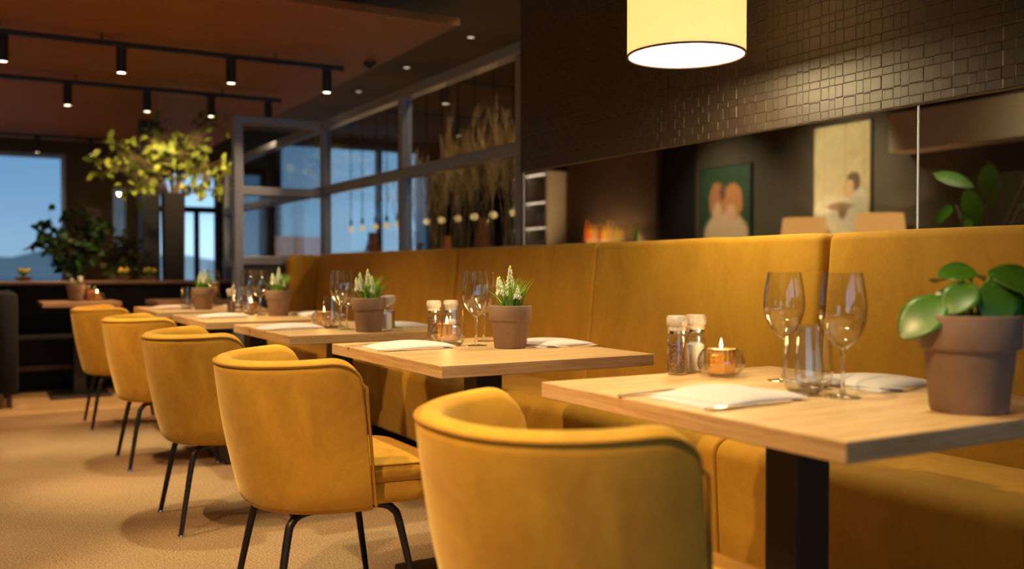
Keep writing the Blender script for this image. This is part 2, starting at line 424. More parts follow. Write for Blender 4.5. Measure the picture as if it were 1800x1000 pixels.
window(3, 3.484, 3.787, .8, 2.385, YF, 'pane_clear', fr=.02)
window(4, 4.02, 6.3, 1.0, 2.88, YF, 'pane_tint', (5.62,))
# glazed far door with transom
bm = B()
for a, b_ in ((2.26, 2.34), (3.12, 3.2)): box(bm, (a, YF + .02, 0), (b_, YF + .14, 2.40))
box(bm, (2.34, YF + .02, 1.80), (3.12, YF + .14, 1.88)); box(bm, (2.34, YF + .02, 2.34), (3.12, YF + .14, 2.40)); box(bm, (2.838, YF + .02, .05), (2.895, YF + .14, 1.80)); box(bm, (2.34, YF + .02, 0), (3.12, YF + .14, .12))
d1 = struct(obj('door_1', bm, M['black_soft'], smooth=False), 'glazed black framed door to the dusk outside')
obj('pane', box(B(), (2.34, YF + .07, .12), (3.12, YF + .078, 2.34)), M['pane_bright'], d1, smooth=False)
# back wall behind the viewer with tall windows
slab('wall_back_sill', (XL, YB - .2, 0), (XR, YB, .25), M['wall_dark']); slab('wall_back_header', (XL, YB - .2, 2.6), (XR, YB, ZC), M['wall_dark'])
bx = [-2.5, -2.0, -.2, .1, 1.3, 1.55, 2.61]
for k in range(0, 6, 2): slab('wall_back_pier_%s' % 'abc'[k // 2], (bx[k], YB - .2, .25), (bx[k + 1], YB, 2.6), M['wall_dark'])
slab('wall_back_closed', (2.61, YB - .2, .25), (3.2, YB, 2.6), M['wall_dark']); slab('wall_back_end', (7.2, YB - .2, .25), (XR, YB, 2.6), M['wall_dark'])
for k, (x0, x1) in enumerate(((-2.0, -.2), (.1, 1.3), (1.55, 2.61), (3.2, 7.2))):
    window(5 + k, x0, x1, .25, 2.6, YB - .15, 'pane_bright', (4.5, 5.9) if x1 > 5 else (), .05)  # the wide side room window is added for blue haze on the glass
    p = lamp('window_daylight', 'AREA', ((x0 + x1) / 2, YB - .02, 1.425), 1, (1, 1, 1), shape='RECTANGLE', size=x1 - x0, size_y=2.35)
    p.rotation_euler = (PI / 2, 0, 0); p.data.cycles.is_portal = True
# exterior
bm = B(); xs = [-260 + 13 * i for i in range(61)]
lo, hi = [], []
for i, x in enumerate(xs):
    h = 4.6 + 1.5 * math.sin(i * .9) + 1.0 * math.sin(i * 2.3 + 1) + R.uniform(-.4, .4)
    lo.append(bm.verts.new((x, 300, -8))); hi.append(bm.verts.new((x, 330, h + 1)))
for i in range(60): bm.faces.new((lo[i], lo[i + 1], hi[i + 1], hi[i]))
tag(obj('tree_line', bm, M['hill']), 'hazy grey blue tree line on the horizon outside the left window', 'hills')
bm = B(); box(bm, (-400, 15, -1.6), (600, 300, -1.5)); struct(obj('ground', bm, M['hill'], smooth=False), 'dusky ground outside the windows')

# ------------------------------------------------------------------ glass partition
px, yC, zt = 2.648, 7.72, 2.205
def rail(bm, p, q, w=.06, d=.07):
    a = Vector(p); b = Vector(q); m_ = [min(a[i], b[i]) for i in range(3)]; M_ = [max(a[i], b[i]) for i in range(3)]
    for i in range(3):
        if M_[i] - m_[i] < 1e-6:
            h = (d if i != 2 else w) / 2; m_[i] -= h; M_[i] += h
    return box(bm, m_, M_, .006, 1)
pt = thing('glass_partition', 'grey metal framed glass partition above the far half of the banquette', 'partition', (px, 6, 0))
L0 = (-px, -6, 0)
def pp(name, bm, mat, par=pt, sm=False): return obj(name, bm, M[mat], par, L0, sm)
pp('top_rail', rail(B(), (px, 4.42, zt), (px, 11.2, zt), .065, .09), 'frame')
pp('middle_rail', rail(B(), (px, 4.42, 1.665), (px, 11.2, 1.665), .07, .08), 'frame')
pp('bottom_rail', rail(B(), (px, 4.42, 1.07), (px, 11.2, 1.07), .08, .09), 'frame')
for y in (4.455, 6.06, 7.72, 11.16):
    po = pp('post', rail(B(), (px, y, 0), (px, y, zt + .02), .08, .075), 'frame')
    if y in (6.06, 7.72):
        for z in (1.2, 1.55, 1.77, 2.08):
            b2 = B(); bmesh.ops.create_uvsphere(b2, u_segments=10, v_segments=6, radius=.008, matrix=Matrix.Translation((px - .04, y - .012, z)))
            obj('bolt', b2, M['chrome'], po, (0, 0, 0))
pp('base_panel', box(B(), (px - .03, 4.45, 0), (px + .03, 11.15, 1.03)), 'frame_dark')
for y0, y1 in ((4.495, 6.02), (6.10, 7.68), (7.76, 11.12)):
    for z0, z1 in ((1.11, 1.62), (1.69, 2.155)):
        pp('pane', box(B(), (px - .004, y0, z0), (px + .004, y1, z1)), 'pane')
# screen across the end
ps = thing('glass_screen', 'glass screen in grey metal frame crossing the end of the banquette, dark panel below', 'partition', (2.2, yC, 0))
L0 = (-2.2, -yC, 0)
xa, xb = 1.915, px - .045
for n_, z, w in (('top_rail', zt, .065), ('middle_rail', 1.635, .07), ('bottom_rail', 1.075, .07)):
    pp(n_, rail(B(), (xa + .03, yC, z), (xb, yC, z), w, .07), 'frame', ps)
pp('post', rail(B(), (xa, yC, 0), (xa, yC, zt + .03), .07, .075), 'frame', ps)
pp('base_panel', box(B(), (xa + .04, yC - .025, .02), (xb, yC + .025, 1.04)), 'frame_dark', ps)
for z0, z1 in ((1.11, 1.60), (1.67, 2.155)):
    pp('pane', box(B(), (xa + .035, yC - .004, z0), (xb, yC + .004, z1)), 'pane', ps)

# mirrors
for y0, y1, lab in ((1.952, 4.352, 'long dark wall mirror above the banquette, left of the vertical joint'), (-.45, 1.946, 'wall mirror at the right edge above the banquette, right of the joint')):
    mo = obj('wall_mirror', box(B(), (2.590, y0, 1.04), (2.608, y1, 1.519)), M['mirror'], smooth=False); tag(mo, lab, 'mirror')
    obj('edge', box(B(), (2.588, y1 - .003 if y1 < 3 else y1, 1.04), (2.6085, y1 + (.003 if y1 < 3 else .014), 1.519)), M['mirror_edge_shine'], mo, smooth=False)
    obj('top_edge', box(B(), (2.586, y0, 1.519), (2.6085, y1, 1.5225)), M['steel'], mo, smooth=False)

# ------------------------------------------------------------------ banquette
def bench(y0, y1, label, seams):
    t = thing('banquette_section', label, 'banquette', (2.3, (y0 + y1) / 2, 0), group='mustard velvet banquette along the mirror wall')
    off = (-2.3, -(y0 + y1) / 2, 0)
    mpY = lambda u, v, a: (u, a, v)
    back = round_poly([(2.595, .44), (2.595, 1.131), (2.528, 1.131), (2.462, .44)], [.01, .028, .03, .02], 5)
    rr = rnd(y0 + .006, y1 - .006, .03)
    mid = len(rr) // 2; extra = []
    for s in seams: extra += [(s - .02, 0), (s - .006, .002), (s, .008), (s + .006, .002), (s + .02, 0)]
    n = 24
    for k in range(1, n):
        yy = y0 + (y1 - y0) * k / n
        if all(abs(yy - s) > .05 for s in seams): extra.append((yy, R.uniform(-.002, .002)))
    extra.sort()
    obj('backrest', pad(B(), back, rr[:mid] + extra + rr[mid:], mpY), M['velvet_bench'], t, off)
    seat = round_poly([(2.46, .10), (2.46, .475), (2.03, .475), (2.05, .10)], [.01, .02, .055, .02], 6)
    obj('seat', pad(B(), seat, rnd(y0 + .003, y1 - .003, .012), mpY), M['velvet_bench'], t, off)
    obj('plinth', box(B(), (2.14, y0 + .01, 0), (2.46, y1 - .01, .10)), M['black_soft'], t, off, False)
bench(-1.2, 2.255, 'mustard velvet banquette section at right, behind the nearest table', ())
bench(2.262, 5.02, 'mustard velvet banquette section in the middle, lit by the pendant, with a stitched upright seam', (3.6,))
bench(5.027, 7.545, 'mustard velvet banquette section at the far end, before the glass screen', ())
t = thing('banquette_end_wing', 'dark mustard end wing closing the far end of the banquette', 'banquette', (2.4, 7.6, 0))
o2 = round_poly([(2.22, .0), (2.57, .0), (2.57, 1.12), (2.285, 1.12)], [.02, .02, .05, .07], 6)
obj('wing', pad(B(), o2, rnd(7.55, 7.668, .03), lambda u, v, a: (u, a, v)), M['velvet_bench'], t, (-2.4, -7.6, 0))

# ------------------------------------------------------------------ dining chairs
def make_chair():
    t = thing('dining_chair', '', 'chair', group='mustard velvet tub chairs along the aisle')
    H, NS = .750, 72
    W1, D1, X1 = .302, .315, .0      # rim plan
    W0, D0, X0 = .262, .285, .050      # bottom plan
    zb = .335
    def plan(th, f, ins):
        f = max(0, min(1, f)); f = f ** .9
        W = W0 + (W1 - W0) * f - ins; D = D0 + (D1 - D0) * f - ins; X = X0 + (X1 - X0) * f
        n = 2 / 2.35
        c, s = max(0, math.cos(th)), math.sin(th)
        return X - D * c ** n, W * math.copysign(abs(s) ** n, s)
    ths = []
    for i in range(NS + 1):
        a = -1 + 2 * i / NS
        ths.append(PI / 2 * math.copysign(1 - (1 - abs(a)) ** 1.9, a))
    rail_pts = {}
    def section(i, shrink=0, fwd=0):
        th = ths[i]
        x, y = plan(th, 1, 0)
        d = (X1 - x)                       # distance behind the wing tip
        drop = .060 * (1 - math.sqrt(max(0, 1 - (1 - min(1, d / .085)) ** 2)))
        zt_ = .756 + .013 * (1 - min(1, d / D1)) - drop
        pts = []
        tck = .052
        def P(ins, z):
            f = (z - zb) / (H - zb); q = plan(th, f, ins)
            m_ = plan(th, f, tck / 2)
            q = (m_[0] + (q[0] - m_[0]) * math.cos(shrink) + fwd, m_[1] + (q[1] - m_[1]) * math.cos(shrink))
            return (q[0], q[1], z)
        pts.append(P(.03, zb)); pts.append(P(.008, zb + .004)); pts.append(P(0, zb + .02))
        for k in range(1, 8): pts.append(P(-.006 * math.sin(PI * k / 8), zb + .02 + (zt_ - .035 - zb - .02) * k / 8))
        pts.append(P(0, zt_ - .035)); pts.append(P(.003, zt_ - .016)); pts.append(P(.009, zt_ - .011)); pts.append(P(.016, zt_ - .001))
        pts.append(P(.03, zt_ + .003)); pts.append(P(.043, zt_ - .004)); pts.append(P(.05, zt_ - .02))
        for k in range(1, 7): pts.append(P(tck, zt_ - .02 + (.40 - zt_ + .02) * k / 6))
        rail_pts[i] = Vector(P(.004, zt_ - .0125))
        return pts
    secs = []
    for k in (3, 2, 1): secs.append(section(0, PI / 2 * k / 3.3, .009 * math.sin(PI / 2 * k / 3.3)))
    for i in range(NS + 1): secs.append(section(i))
    for k in (1, 2, 3): secs.append(section(NS, PI / 2 * k / 3.3, .009 * math.sin(PI / 2 * k / 3.3)))
    bm = B(); rows = [[bm.verts.new(p) for p in s] for s in secs]
    for a, b in zip(rows, rows[1:]):
        n = len(a)
        for j in range(n):
            k = (j + 1) % n; bm.faces.new((a[j], a[k], b[k], b[j]))
    bm.faces.new(rows[0][::-1]); bm.faces.new(rows[-1])
    obj('shell', bm, M['velvet'], t, angle=60)
    section(0); section(NS)
    path = [rail_pts[i] for i in range(NS + 1)]
    def down(i, s):
        th = ths[i]; out = []
        for k in range(9):
            z = rail_pts[i].z - .012 - (rail_pts[i].z - .35) * k / 8.3
            q = plan(th, (z - zb) / (H - zb), .0); out.append(Vector((q[0] + .012, q[1] - s * .001, z)))
        return out
    full = down(0, -1)[::-1] + path + down(NS, 1)
    obj('piping', tube(B(), full, .0048, 6), M['piping'], t)
    # seat: base band and cushion
    ol = round_poly([(-.19, -.18), (.27, -.25), (.27, .25), (-.19, .18)], [.13, .08, .08, .13], 8)
    mz = lambda u, v, a: (u, v, a)
    obj('seat_base', pad(B(), ol, [(.338, .03), (.342, .012), (.352, .002), (.375, -.004), (.402, .002), (.408, .010)], mz), M['velvet'], t)
    obj('seat_cushion', pad(B(), ol, [(.400, .014), (.406, 0), (.42, -.010), (.438, -.012), (.452, -.006), (.459, .006), (.463, .022)], mz, .014, 4), M['velvet'], t)
    cu = [(x, y, .4545) for x, y in inset2d(ol, -.006)]
    obj('cushion_seam', tube(B(), cu, .0032, 6, True), M['piping'], t)
    for sx in (-1, 1):
        for sy in (-1, 1):
            p = smooth_path([(sx * .05, sy * .13, .328), (sx * .115, sy * .155, .328), (sx * .150, sy * .168, .310), (sx * .168, sy * .178, .26), (sx * .215, sy * .212, .006)], 5)
            lg = obj('leg', tube(B(), p, [.0115] * (len(p) - 5) + [.011, .0105, .010, .0095, .009], 12), M['black'], t)
            obj('glide', lathe(B(), [(0, 0), (.0125, 0), (.013, .004), (.011, .012), (0, .012)], 12, (sx * .2155, sy * .2125, 0)), M['chrome'], lg)
    return t
ch = make_chair()
CH = [(.992, 1.43, 0, 'mustard velvet tub chair nearest the viewer, its curved back filling the picture bottom'),
      (.930, 2.73, 0, 'mustard velvet tub chair in sharp focus, second from the viewer'),
      (.915, 3.91, 0, 'mustard velvet tub chair in the middle of the row, third from the viewer'),
      (.925, 5.24, 0, 'mustard velvet tub chair fourth from the viewer, second from the far end'),
      (.905, 6.64, 0, 'mustard velvet tub chair at the far end of the row, farthest away')]
for k, (x, y, rz, lab) in enumerate(CH):
    if k == 0: ch.location = (x, y, 0); ch['label'] = lab
    else: dup(ch, (x, y, 0), lab, rz)

# ------------------------------------------------------------------ dining tables
TW, TL, TH = .72, .87, .75
def make_table(w, l, name, grp):
    t = thing(name, '', 'table', group=grp)
    obj('tabletop', box(B(), (-w / 2, -l / 2, TH - .036), (w / 2, l / 2, TH), .002, 1), M['oak'], t, smooth=False)
    obj('column', box(B(), (-.047, -.047, .02), (.047, .047, TH - .046), .004, 1), M['black'], t, smooth=False)
    obj('mounting_plate', box(B(), (-.2, -.2, TH - .046), (.2, .2, TH - .036)), M['black'], t, smooth=False)
    obj('foot_plate', box(B(), (-.22, -.22, 0), (.22, .22, .02), .004, 1), M['black'], t, smooth=False)
    return t
TB = [(1.148, .984, 'oak topped dining table nearest the viewer at right, with the leafy plant pot'),
      (1.106, 2.294, 'oak topped dining table second from the viewer, sharpest in the row, with white muscari'),
      (1.09, 3.61, 'oak topped dining table third from the viewer'),
      (1.02, 4.74, 'oak topped dining table fourth from the viewer'),
      (1.0, 5.98, 'oak topped dining table fifth from the viewer, behind the fourth chair')]
tb = make_table(TW, TL, 'dining_table', 'oak tables along the banquette')
tabs = []
for k, (x, y, lab) in enumerate(TB):
    loc = (x + TW / 2, y + TL / 2, 0)
    if k == 0: tb.location = loc; tb['label'] = lab
    else: dup(tb, loc, lab)
WH = ['nearest table', 'second table', 'third table', 'fourth table', 'fifth table']

# ------------------------------------------------------------------ tableware
def make_wine():
    t = thing('wine_glass', '', 'wine glass', group='wine glasses on the dining tables')
    bp = [(.0045, .098), (.012, .102), (.026, .116), (.0385, .138), (.0455, .160), (.0470, .178), (.0455, .2), (.0415, .228), (.0375, .252)]
    sp = [Vector((r, 0, z)) for r, z in bp]; sp = smooth_path(sp, 4); pr = [(v.x, v.z) for v in sp]
    inner = [(max(r - .0013, 0.0), z + (.0012 if r > .004 else .002)) for r, z in pr[:-1]] + [(pr[-1][0] - .0012, pr[-1][1])]
    obj('bowl', lathe(B(), [(0, .098)] + pr + inner[::-1] + [(0, .1)], 40), M['tglass'], t, angle=70)
    obj('stem', lathe(B(), [(0, .007), (.0050, .0075), (.0044, .016), (.0040, .03), (.0036, .05), (.0040, .085), (.0065, .097), (.0, .1)], 20), M['glass'], t)
    obj('foot', lathe(B(), [(0, 0), (.036, 0), (.0372, .0012), (.036, .0022), (.02, .0035), (.011, .0050), (.0065, .0085), (.0049, .015), (.0044, .016)], 36), M['tglass'], t)
    return t
def make_tumbler():
    t = thing('water_tumbler', '', 'glass', group='water tumblers on the dining tables')
    o_ = smooth_path([(.026, 0, .0), (.036, 0, .010), (.0405, 0, .032), (.0395, 0, .06), (.0365, 0, .1), (.033, 0, .14)], 4)
    pr = [(v.x, v.z) for v in o_]; inn = [(r - .0016, z) for r, z in pr if z > .012]
    obj('body', lathe(B(), pr + inn[::-1] + [(.02, .011), (0, .01)], 40), M['tglass'], t, angle=70)
    obj('base', lathe(B(), [(0, .0005), (.025, .0005), (.0345, .0095), (.02, .0105), (0, .0098)], 32), M['glass'], t)
    return t
def make_mill(kind):
    t = thing(kind + '_mill', '', 'spice mill', group=kind + ' mills on the dining tables')
    obj('jar', lathe(B(), [(0, .001), (.0215, .001), (.0235, .004), (.0235, .088), (.0205, .098), (.0195, .104), (.0183, .104), (.019, .098), (.0218, .087), (.0218, .006), (0, .006)], 28), M['tglass'], t)
    top = .074 if kind == 'pepper' else .070
    obj('filling', lathe(B(), [(0, .0065), (.0212, .0065), (.0212, top), (.012, top + .006), (0, top + .007)], 24), M[kind], t)
    obj('neck_ring', lathe(B(), [(.0196, .100), (.0225, .102), (.0228, .108), (.0196, .110)], 28), M['steel'], t)
    bm = B(); prof = [(0, .108), (.0215, .108), (.0225, .112), (.0215, .117), (.0235, .120), (.0255, .127), (.0255, .139), (.023, .1445), (0, .1455)]
    lathe(bm, prof, 28)
    for v in bm.verts:
        if .119 < v.co.z < .142:
            a = math.atan2(v.co.y, v.co.x); s = 1 + .04 * math.cos(14 * a); v.co.x *= s; v.co.y *= s
    obj('grinder_cap', bm, M['millcap'], t)
    if kind == 'salt':
        bm = B(); seg = 14
        lo = [bm.verts.new((.0239 * math.cos(-2.2 + 1.5 * i / seg), .0239 * math.sin(-2.2 + 1.5 * i / seg), .018)) for i in range(seg + 1)]
        hi = [bm.verts.new((v.co.x, v.co.y, .046)) for v in lo]
        for i in range(seg): bm.faces.new((lo[i], lo[i + 1], hi[i + 1], hi[i]))
        obj('paper_label', bm, M['paper_white'], t)
    return t
def make_candle():
    t = thing('candle_holder', '', 'candle', group='glass tealight holders on the tables')
    o_ = smooth_path([(.026, 0, .0), (.042, 0, .006), (.0545, 0, .024), (.0555, 0, .04), (.049, 0, .058), (.037, 0, .069)], 4)
    pr = [(v.x, v.z) for v in o_]; inn = [(r - .002, z) for r, z in pr if z > .006]
    bm = lathe(B(), [(0, 0)] + pr + inn[::-1] + [(0, .006)], 60)
    for v in bm.verts:
        a = math.atan2(v.co.y, v.co.x); s = 1 + .018 * math.cos(20 * a) * min(1, v.co.z / .02); v.co.x *= s; v.co.y *= s
    obj('globe', bm, M['tglass'], t)
    bm = lathe(B(), [(0, .007), (.029, .007), (.033, .014), (.0335, .062), (.0335, .066), (.0318, .066), (.031, .014), (0, .011)], 60)
    for v in bm.verts:
        a = math.atan2(v.co.y, v.co.x); s = 1 + .035 * math.cos(18 * a); v.co.x *= s; v.co.y *= s
    obj('amber_cup', bm, M['amber'], t)
    wx = obj('wax', lathe(B(), [(0, .05), (.029, .05), (.0295, .0625), (.012, .0618), (0, .061)], 28), M['wax'], t)
    obj('wick', tube(B(), [(0, 0, .061), (.0005, 0, .068)], .0008, 6), M['black'], wx)
    obj('flame', lathe(B(), [(0, .066), (.0032, .070), (.0042, .075), (.003, .082), (.0012, .089), (0, .093)], 12), M['flame'], t)
    lamp('candle_light', 'POINT', (0, 0, .10), .45, (1, .55, .18), t, shadow_soft_size=.012)
    return t
def make_pot(s=1.0):
    pr = [(0, 0), (.050, 0), (.0525, .003), (.0615, .088), (.0625, .090), (.068, .092), (.0695, .095), (.0705, .134), (.0695, .139), (.066, .140), (.0645, .137), (.063, .118), (0, .116)]
    return lathe(B(), [(r * s, z * s) for r, z in pr], 44)
def muscari(seed):
    rr = random.Random(seed)
    t = thing('potted_muscari', '', 'potted plant', group='white muscari in clay pots')
    obj('clay_pot', make_pot(), M['pot'], t, angle=35)
    obj('soil', lathe(B(), [(0, .124), (.04, .126), (.0635, .121)], 28), M['soil'], t)
    bm = B()
    for k in range(115):
        a = rr.uniform(0, 2 * PI); r0 = rr.uniform(0, .04) ; b = Vector((r0 * math.cos(a), r0 * math.sin(a), .122))
        lean = rr.uniform(.0, .035) + r0 * .6; L = rr.uniform(.06, .118); w = .0028
        if rr.random() < .5: a = rr.uniform(-.9, .5); b.x = abs(b.x)
        d = Vector((math.cos(a), math.sin(a), 0)); s = Vector((-d.y, d.x, 0)); pr = None
        for i in range(6):
            q = i / 5; c = b + Vector((0, 0, L * q)) + d * (lean * q * q * 1.3); ww = w * (1 - q ** 2 * .95)
            cur = (bm.verts.new(c - s * ww), bm.verts.new(c + s * ww))
            if pr: bm.faces.new((pr[0], pr[1], cur[1], cur[0]))
            pr = cur
    obj('leaves', bm, M['grass'], t)
    for k, (x, y, h, tx) in enumerate(((-.020, .012, .112, -.014), (-.004, -.010, .135, -.002), (.006, .018, .098, .010), (-.030, -.014, .098, -.024), (.010, -.020, .080, .006))):
        h += rr.uniform(-.008, .008); z0 = .12
        fl = obj('flower_spike', B() if False else _spike(rr, x, y, z0, h, tx), M['flower'], t)
        obj('flower_stem', tube(B(), [(x, y, z0), (x + tx * .5, y, z0 + h * .5), (x + tx, y, z0 + h)], .0018, 6), M['grass'], fl)
        b = B(); bmesh.ops.create_icosphere(b, subdivisions=1, radius=.0042, matrix=Matrix.Translation((x + tx, y, z0 + h + .003)) @ Matrix.Diagonal((1, 1, 2, 1)))
        obj('bud_tip', b, M['bud'], fl)
    return t
def _spike(rr, x, y, z0, h, tx):
    bm = B()
    n = 60
    for i in range(n):
        q = i / n; z = z0 + h * (.52 + .48 * q); a = i * 2.4; r = (.0115 * (1 - q * .8) + .002) * rr.uniform(.75, 1.2)
        cx = x + tx * (.52 + .48 * q) + r * math.cos(a); cy = y + r * math.sin(a)
        m_ = Matrix.Translation((cx, cy, z)) @ Matrix.Rotation(rr.uniform(-.9, .9), 4, 'X') @ Matrix.Diagonal((1, 1, 1.35, 1))
        bmesh.ops.create_icosphere(bm, subdivisions=1, radius=.0038 * (1 - .45 * q) * rr.uniform(.8, 1.15), matrix=m_)
    return bm
def pilea():
    s = 1.26
    t = thing('potted_pilea', 'clay pot with broad glossy round leaves, on the nearest table at right', 'potted plant', (1.590, 1.085, TH))
    obj('clay_pot', make_pot(s), M['pot'], t, angle=35)
    obj('soil', lathe(B(), [(0, .124 * s), (.04 * s, .126 * s), (.0635 * s, .121 * s)], 28), M['soil'], t)
    # camera-right is (.866,-.5), depth (.5,.866)
    cr = Vector((.866, -.5, 0)); cd = Vector((.5, .866, 0)); zu = Vector((0, 0, 1))
    specs = [(-.060, -.02, .205, (-1, -.2, -.75), (-.3, -.75, .65), .118, .078), (-.012, -.03, .228, (-.85, -.3, -.62), (-.4, -.7, .6), .085, .066),
             (.005, .0, .252, (-.9, .2, .12), (0, -.5, .86), .075, .07), (.028, -.03, .232, (-.05, -.5, -.9), (0, -.9, .4), .095, .08),
             (.048, -.02, .222, (.45, -.3, -.85), (.2, -.9, .35), .085, .07), (.035, -.01, .250, (.9, -.3, -.18), (.1, -.6, .8), .125, .095),
             (.09, .01, .238, (.9, .2, -.5), (.3, -.6, .7), .10, .08), (.0, .03, .240, (-.2, .8, .1), (0, -.3, 1), .09, .08), (.06, .04, .242, (.6, .7, -.1), (.2, -.2, 1), .10, .08),
             (-.02, .02, .215, (-.7, .6, -.3), (-.3, -.3, .9), .08, .065), (.10, -.02, .205, (.8, -.3, -.9), (.4, -.7, .5), .08, .06), (-.005, -.045, .175, (-.2, -.8, -.2), (0, -.6, .8), .055, .05)]
    bl, bs = B(), B()
    for a, d, z, dr, up, L, W in specs:
        p = cr * a + cd * d + zu * z
        D = cr * dr[0] + cd * dr[1] + zu * dr[2]; U = cr * up[0] + cd * up[1] + zu * up[2]
        leaf(bl, p - D.normalized() * .012, D, U, L, W, .18, 8, 1.0, .12)
        tube(bs, smooth_path([(cr * .01 + cd * 0 + zu * .15), (cr * a * .5 + cd * d * .5 + zu * (z * .6 + .06)), p], 4), .0028, 6)
    me = obj('foliage', bl, M['leaf'], t, angle=80); md = me.modifiers.new('sub', 'SUBSURF'); md.levels = md.render_levels = 2
    so = me.modifiers.new('thick', 'SOLIDIFY'); so.thickness = .0012
    obj('stalks', bs, M['grass'], t)
def make_napkin():
    bm = B(); nx, ny = 22, 18
    def layer(z0, x0, x1, y0, y1, h, ph, skew):
        top, bot = [], []
        for i in range(nx + 1):
            rt, rb = [], []
            for j in range(ny + 1):
                u, v = math.sin((i / nx - .5) * PI) , math.sin((j / ny - .5) * PI)
                e = (1 - abs(u) ** 5) * (1 - abs(v) ** 5)
                z = z0 + h * e ** .6 * (1 + .22 * math.sin(2.6 * u + ph) + .14 * math.cos(4 * v + 2 * u + ph))
                x = (x0 + x1) / 2 + u * (x1 - x0) / 2 + skew * v; y = (y0 + y1) / 2 + v * (y1 - y0) / 2 + .006 * math.sin(3 * u + ph)
                rt.append(bm.verts.new((x, y, z + .0012))); rb.append(bm.verts.new((x, y, z0)))
            top.append(rt); bot.append(rb)
        for i in range(nx):
            for j in range(ny):
                bm.faces.new((top[i][j], top[i + 1][j], top[i + 1][j + 1], top[i][j + 1])); bm.faces.new((bot[i][j], bot[i][j + 1], bot[i + 1][j + 1], bot[i + 1][j]))
        for i in range(nx):
            for j in (0, ny): bm.faces.new((top[i][j], bot[i][j], bot[i + 1][j], top[i + 1][j]))
        for j in range(ny):
            for i in (0, nx): bm.faces.new((top[i][j], top[i][j + 1], bot[i][j + 1], bot[i][j]))
    layer(.0004, -.12, .12, -.10, .10, .0075, 0, .004); layer(.0055, -.095, .122, -.097, .094, .0125, 1.4, -.012)
    return tag(obj('napkin', bm, M['napkin'], None, angle=60), '', 'napkin', 'folded white napkins on the tables')
def make_knife():
    bm = B()
    prof = [(-.115, .0035), (-.11, .0075), (-.06, .0075), (-.02, .0055), (.0, .0045), (.012, .0075), (.06, .0085), (.095, .007), (.113, .001)]
    up = [bm.verts.new((x, w, .0030)) for x, w in prof]; dn = [bm.verts.new((x, -w * (.7 if x > 0 else 1), .0030)) for x, w in prof]
    u2 = [bm.verts.new((v.co.x, v.co.y * .8, .0)) for v in up]; d2 = [bm.verts.new((v.co.x, v.co.y * .8, .0)) for v in dn]
    n = len(prof)
    for i in range(n - 1):
        bm.faces.new((up[i], up[i + 1], dn[i + 1], dn[i])); bm.faces.new((u2[i], d2[i], d2[i + 1], u2[i + 1]))
        bm.faces.new((up[i], u2[i], u2[i + 1], up[i + 1])); bm.faces.new((dn[i], dn[i + 1], d2[i + 1], d2[i]))
    bm.faces.new((up[0], dn[0], d2[0], u2[0])); bm.faces.new((up[-1], u2[-1], d2[-1], dn[-1]))
    return tag(obj('table_knife', bm, M['steel']), '', 'knife', 'knives laid beside the napkins')
def make_fork():
    bm = B()
    path = [(-.105, .006, .002), (-.07, .0065, .003), (-.03, .004, .005), (.03, .0035, .007), (.05, .007, .005), (.062, .0115, .003), (.07, .012, .003)]
    a = [[bm.verts.new((x, s * w, z + h)) for s, h in ((-1, 0), (1, 0), (1, .0022), (-1, .0022))] for x, w, z in path]
    for p, q in zip(a, a[1:]):
        for k in range(4): bm.faces.new((p[k], p[(k + 1) % 4], q[(k + 1) % 4], q[k]))
    bm.faces.new(a[0][::-1]); bm.faces.new(a[-1])
    for k in range(4):
        y = -.0100 + k * .00667
        tube(bm, [(.068, y, .0042), (.09, y, .0052), (.112, y, .0085)], [.0017, .0015, .0008], 6)
    return tag(obj('table_fork', bm, M['steel']), '', 'fork', 'forks laid beside the napkins')

wine = make_wine(); tum = make_tumbler(); pep = make_mill('pepper'); salt = make_mill('salt'); cand = make_candle()
mus = [muscari(3), muscari(11)]; nap = make_napkin(); knife = make_knife(); fork = make_fork()
used = set()
def put(proto, x, y, label, rz=0, z=TH, tilt=0):
    if proto.name not in used:
        used.add(proto.name); o = proto; o.location = (x, y, z); o.rotation_euler = (0, 0, rz); o['label'] = label
    else: o = dup(proto, (x, y, z), label, rz)
    return o
pilea()
# nearest table
put(wine, 1.645, 1.59, 'left wine glass on the nearest table, behind the tumbler'); put(wine, 1.535, 1.325, 'right wine glass on the nearest table, beside the leafy plant pot')
put(tum, 1.500, 1.395, 'short water tumbler between the two wine glasses on the nearest table'); put(tum, 1.60, 1.46, 'second water tumbler on the nearest table, farther back between the glasses')
put(pep, 1.515, 1.815, 'dark pepper mill on the nearest table'); put(salt, 1.592, 1.835, 'white salt mill on the nearest table, behind the pepper mill', 2.5)
put(cand, 1.585, 1.735, 'lit amber tealight holder on the nearest table, beside the mills')
NP = [(1.31, 1.43, .0, 'on the chair side of the nearest table'), (1.775, 1.44, .06, 'on the banquette side of the nearest table, behind the plant pot'),
      (1.262, 2.88, .0, 'on the chair side of the second table'), (1.745, 2.74, .05, 'on the banquette side of the second table, right of the flower pot'),
      (1.218, 4.07, 0, 'on the chair side of the third table'), (1.70, 3.94, .04, 'on the banquette side of the third table'),
      (1.20, 5.20, 0, 'on the chair side of the fourth table'), (1.72, 5.12, .05, 'on the banquette side of the fourth table'),
      (1.17, 6.50, 0, 'on the chair side of the fifth table'), (1.62, 6.42, .04, 'on the banquette side of the fifth table')]
for x, y, rz, w in NP:
    chair_side = 'chair side' in w; ws = w.split(',')[0]
    put(nap, x, y, 'folded white napkin ' + w, rz + (0 if chair_side else PI))
    if chair_side:
        put(knife, x - .03, y - .110, 'knife along the napkin ' + ws, rz + .03, TH + .003); put(fork, x - .06, y + .118, 'fork along the napkin ' + ws, rz - .04, TH)
    else:
        put(knife, x + .02, y + .122, 'knife beside the napkin ' + ws, rz + PI + .03, TH); put(fork, x + .0, y - .125, 'fork beside the napkin ' + ws, rz + PI - .2, TH)
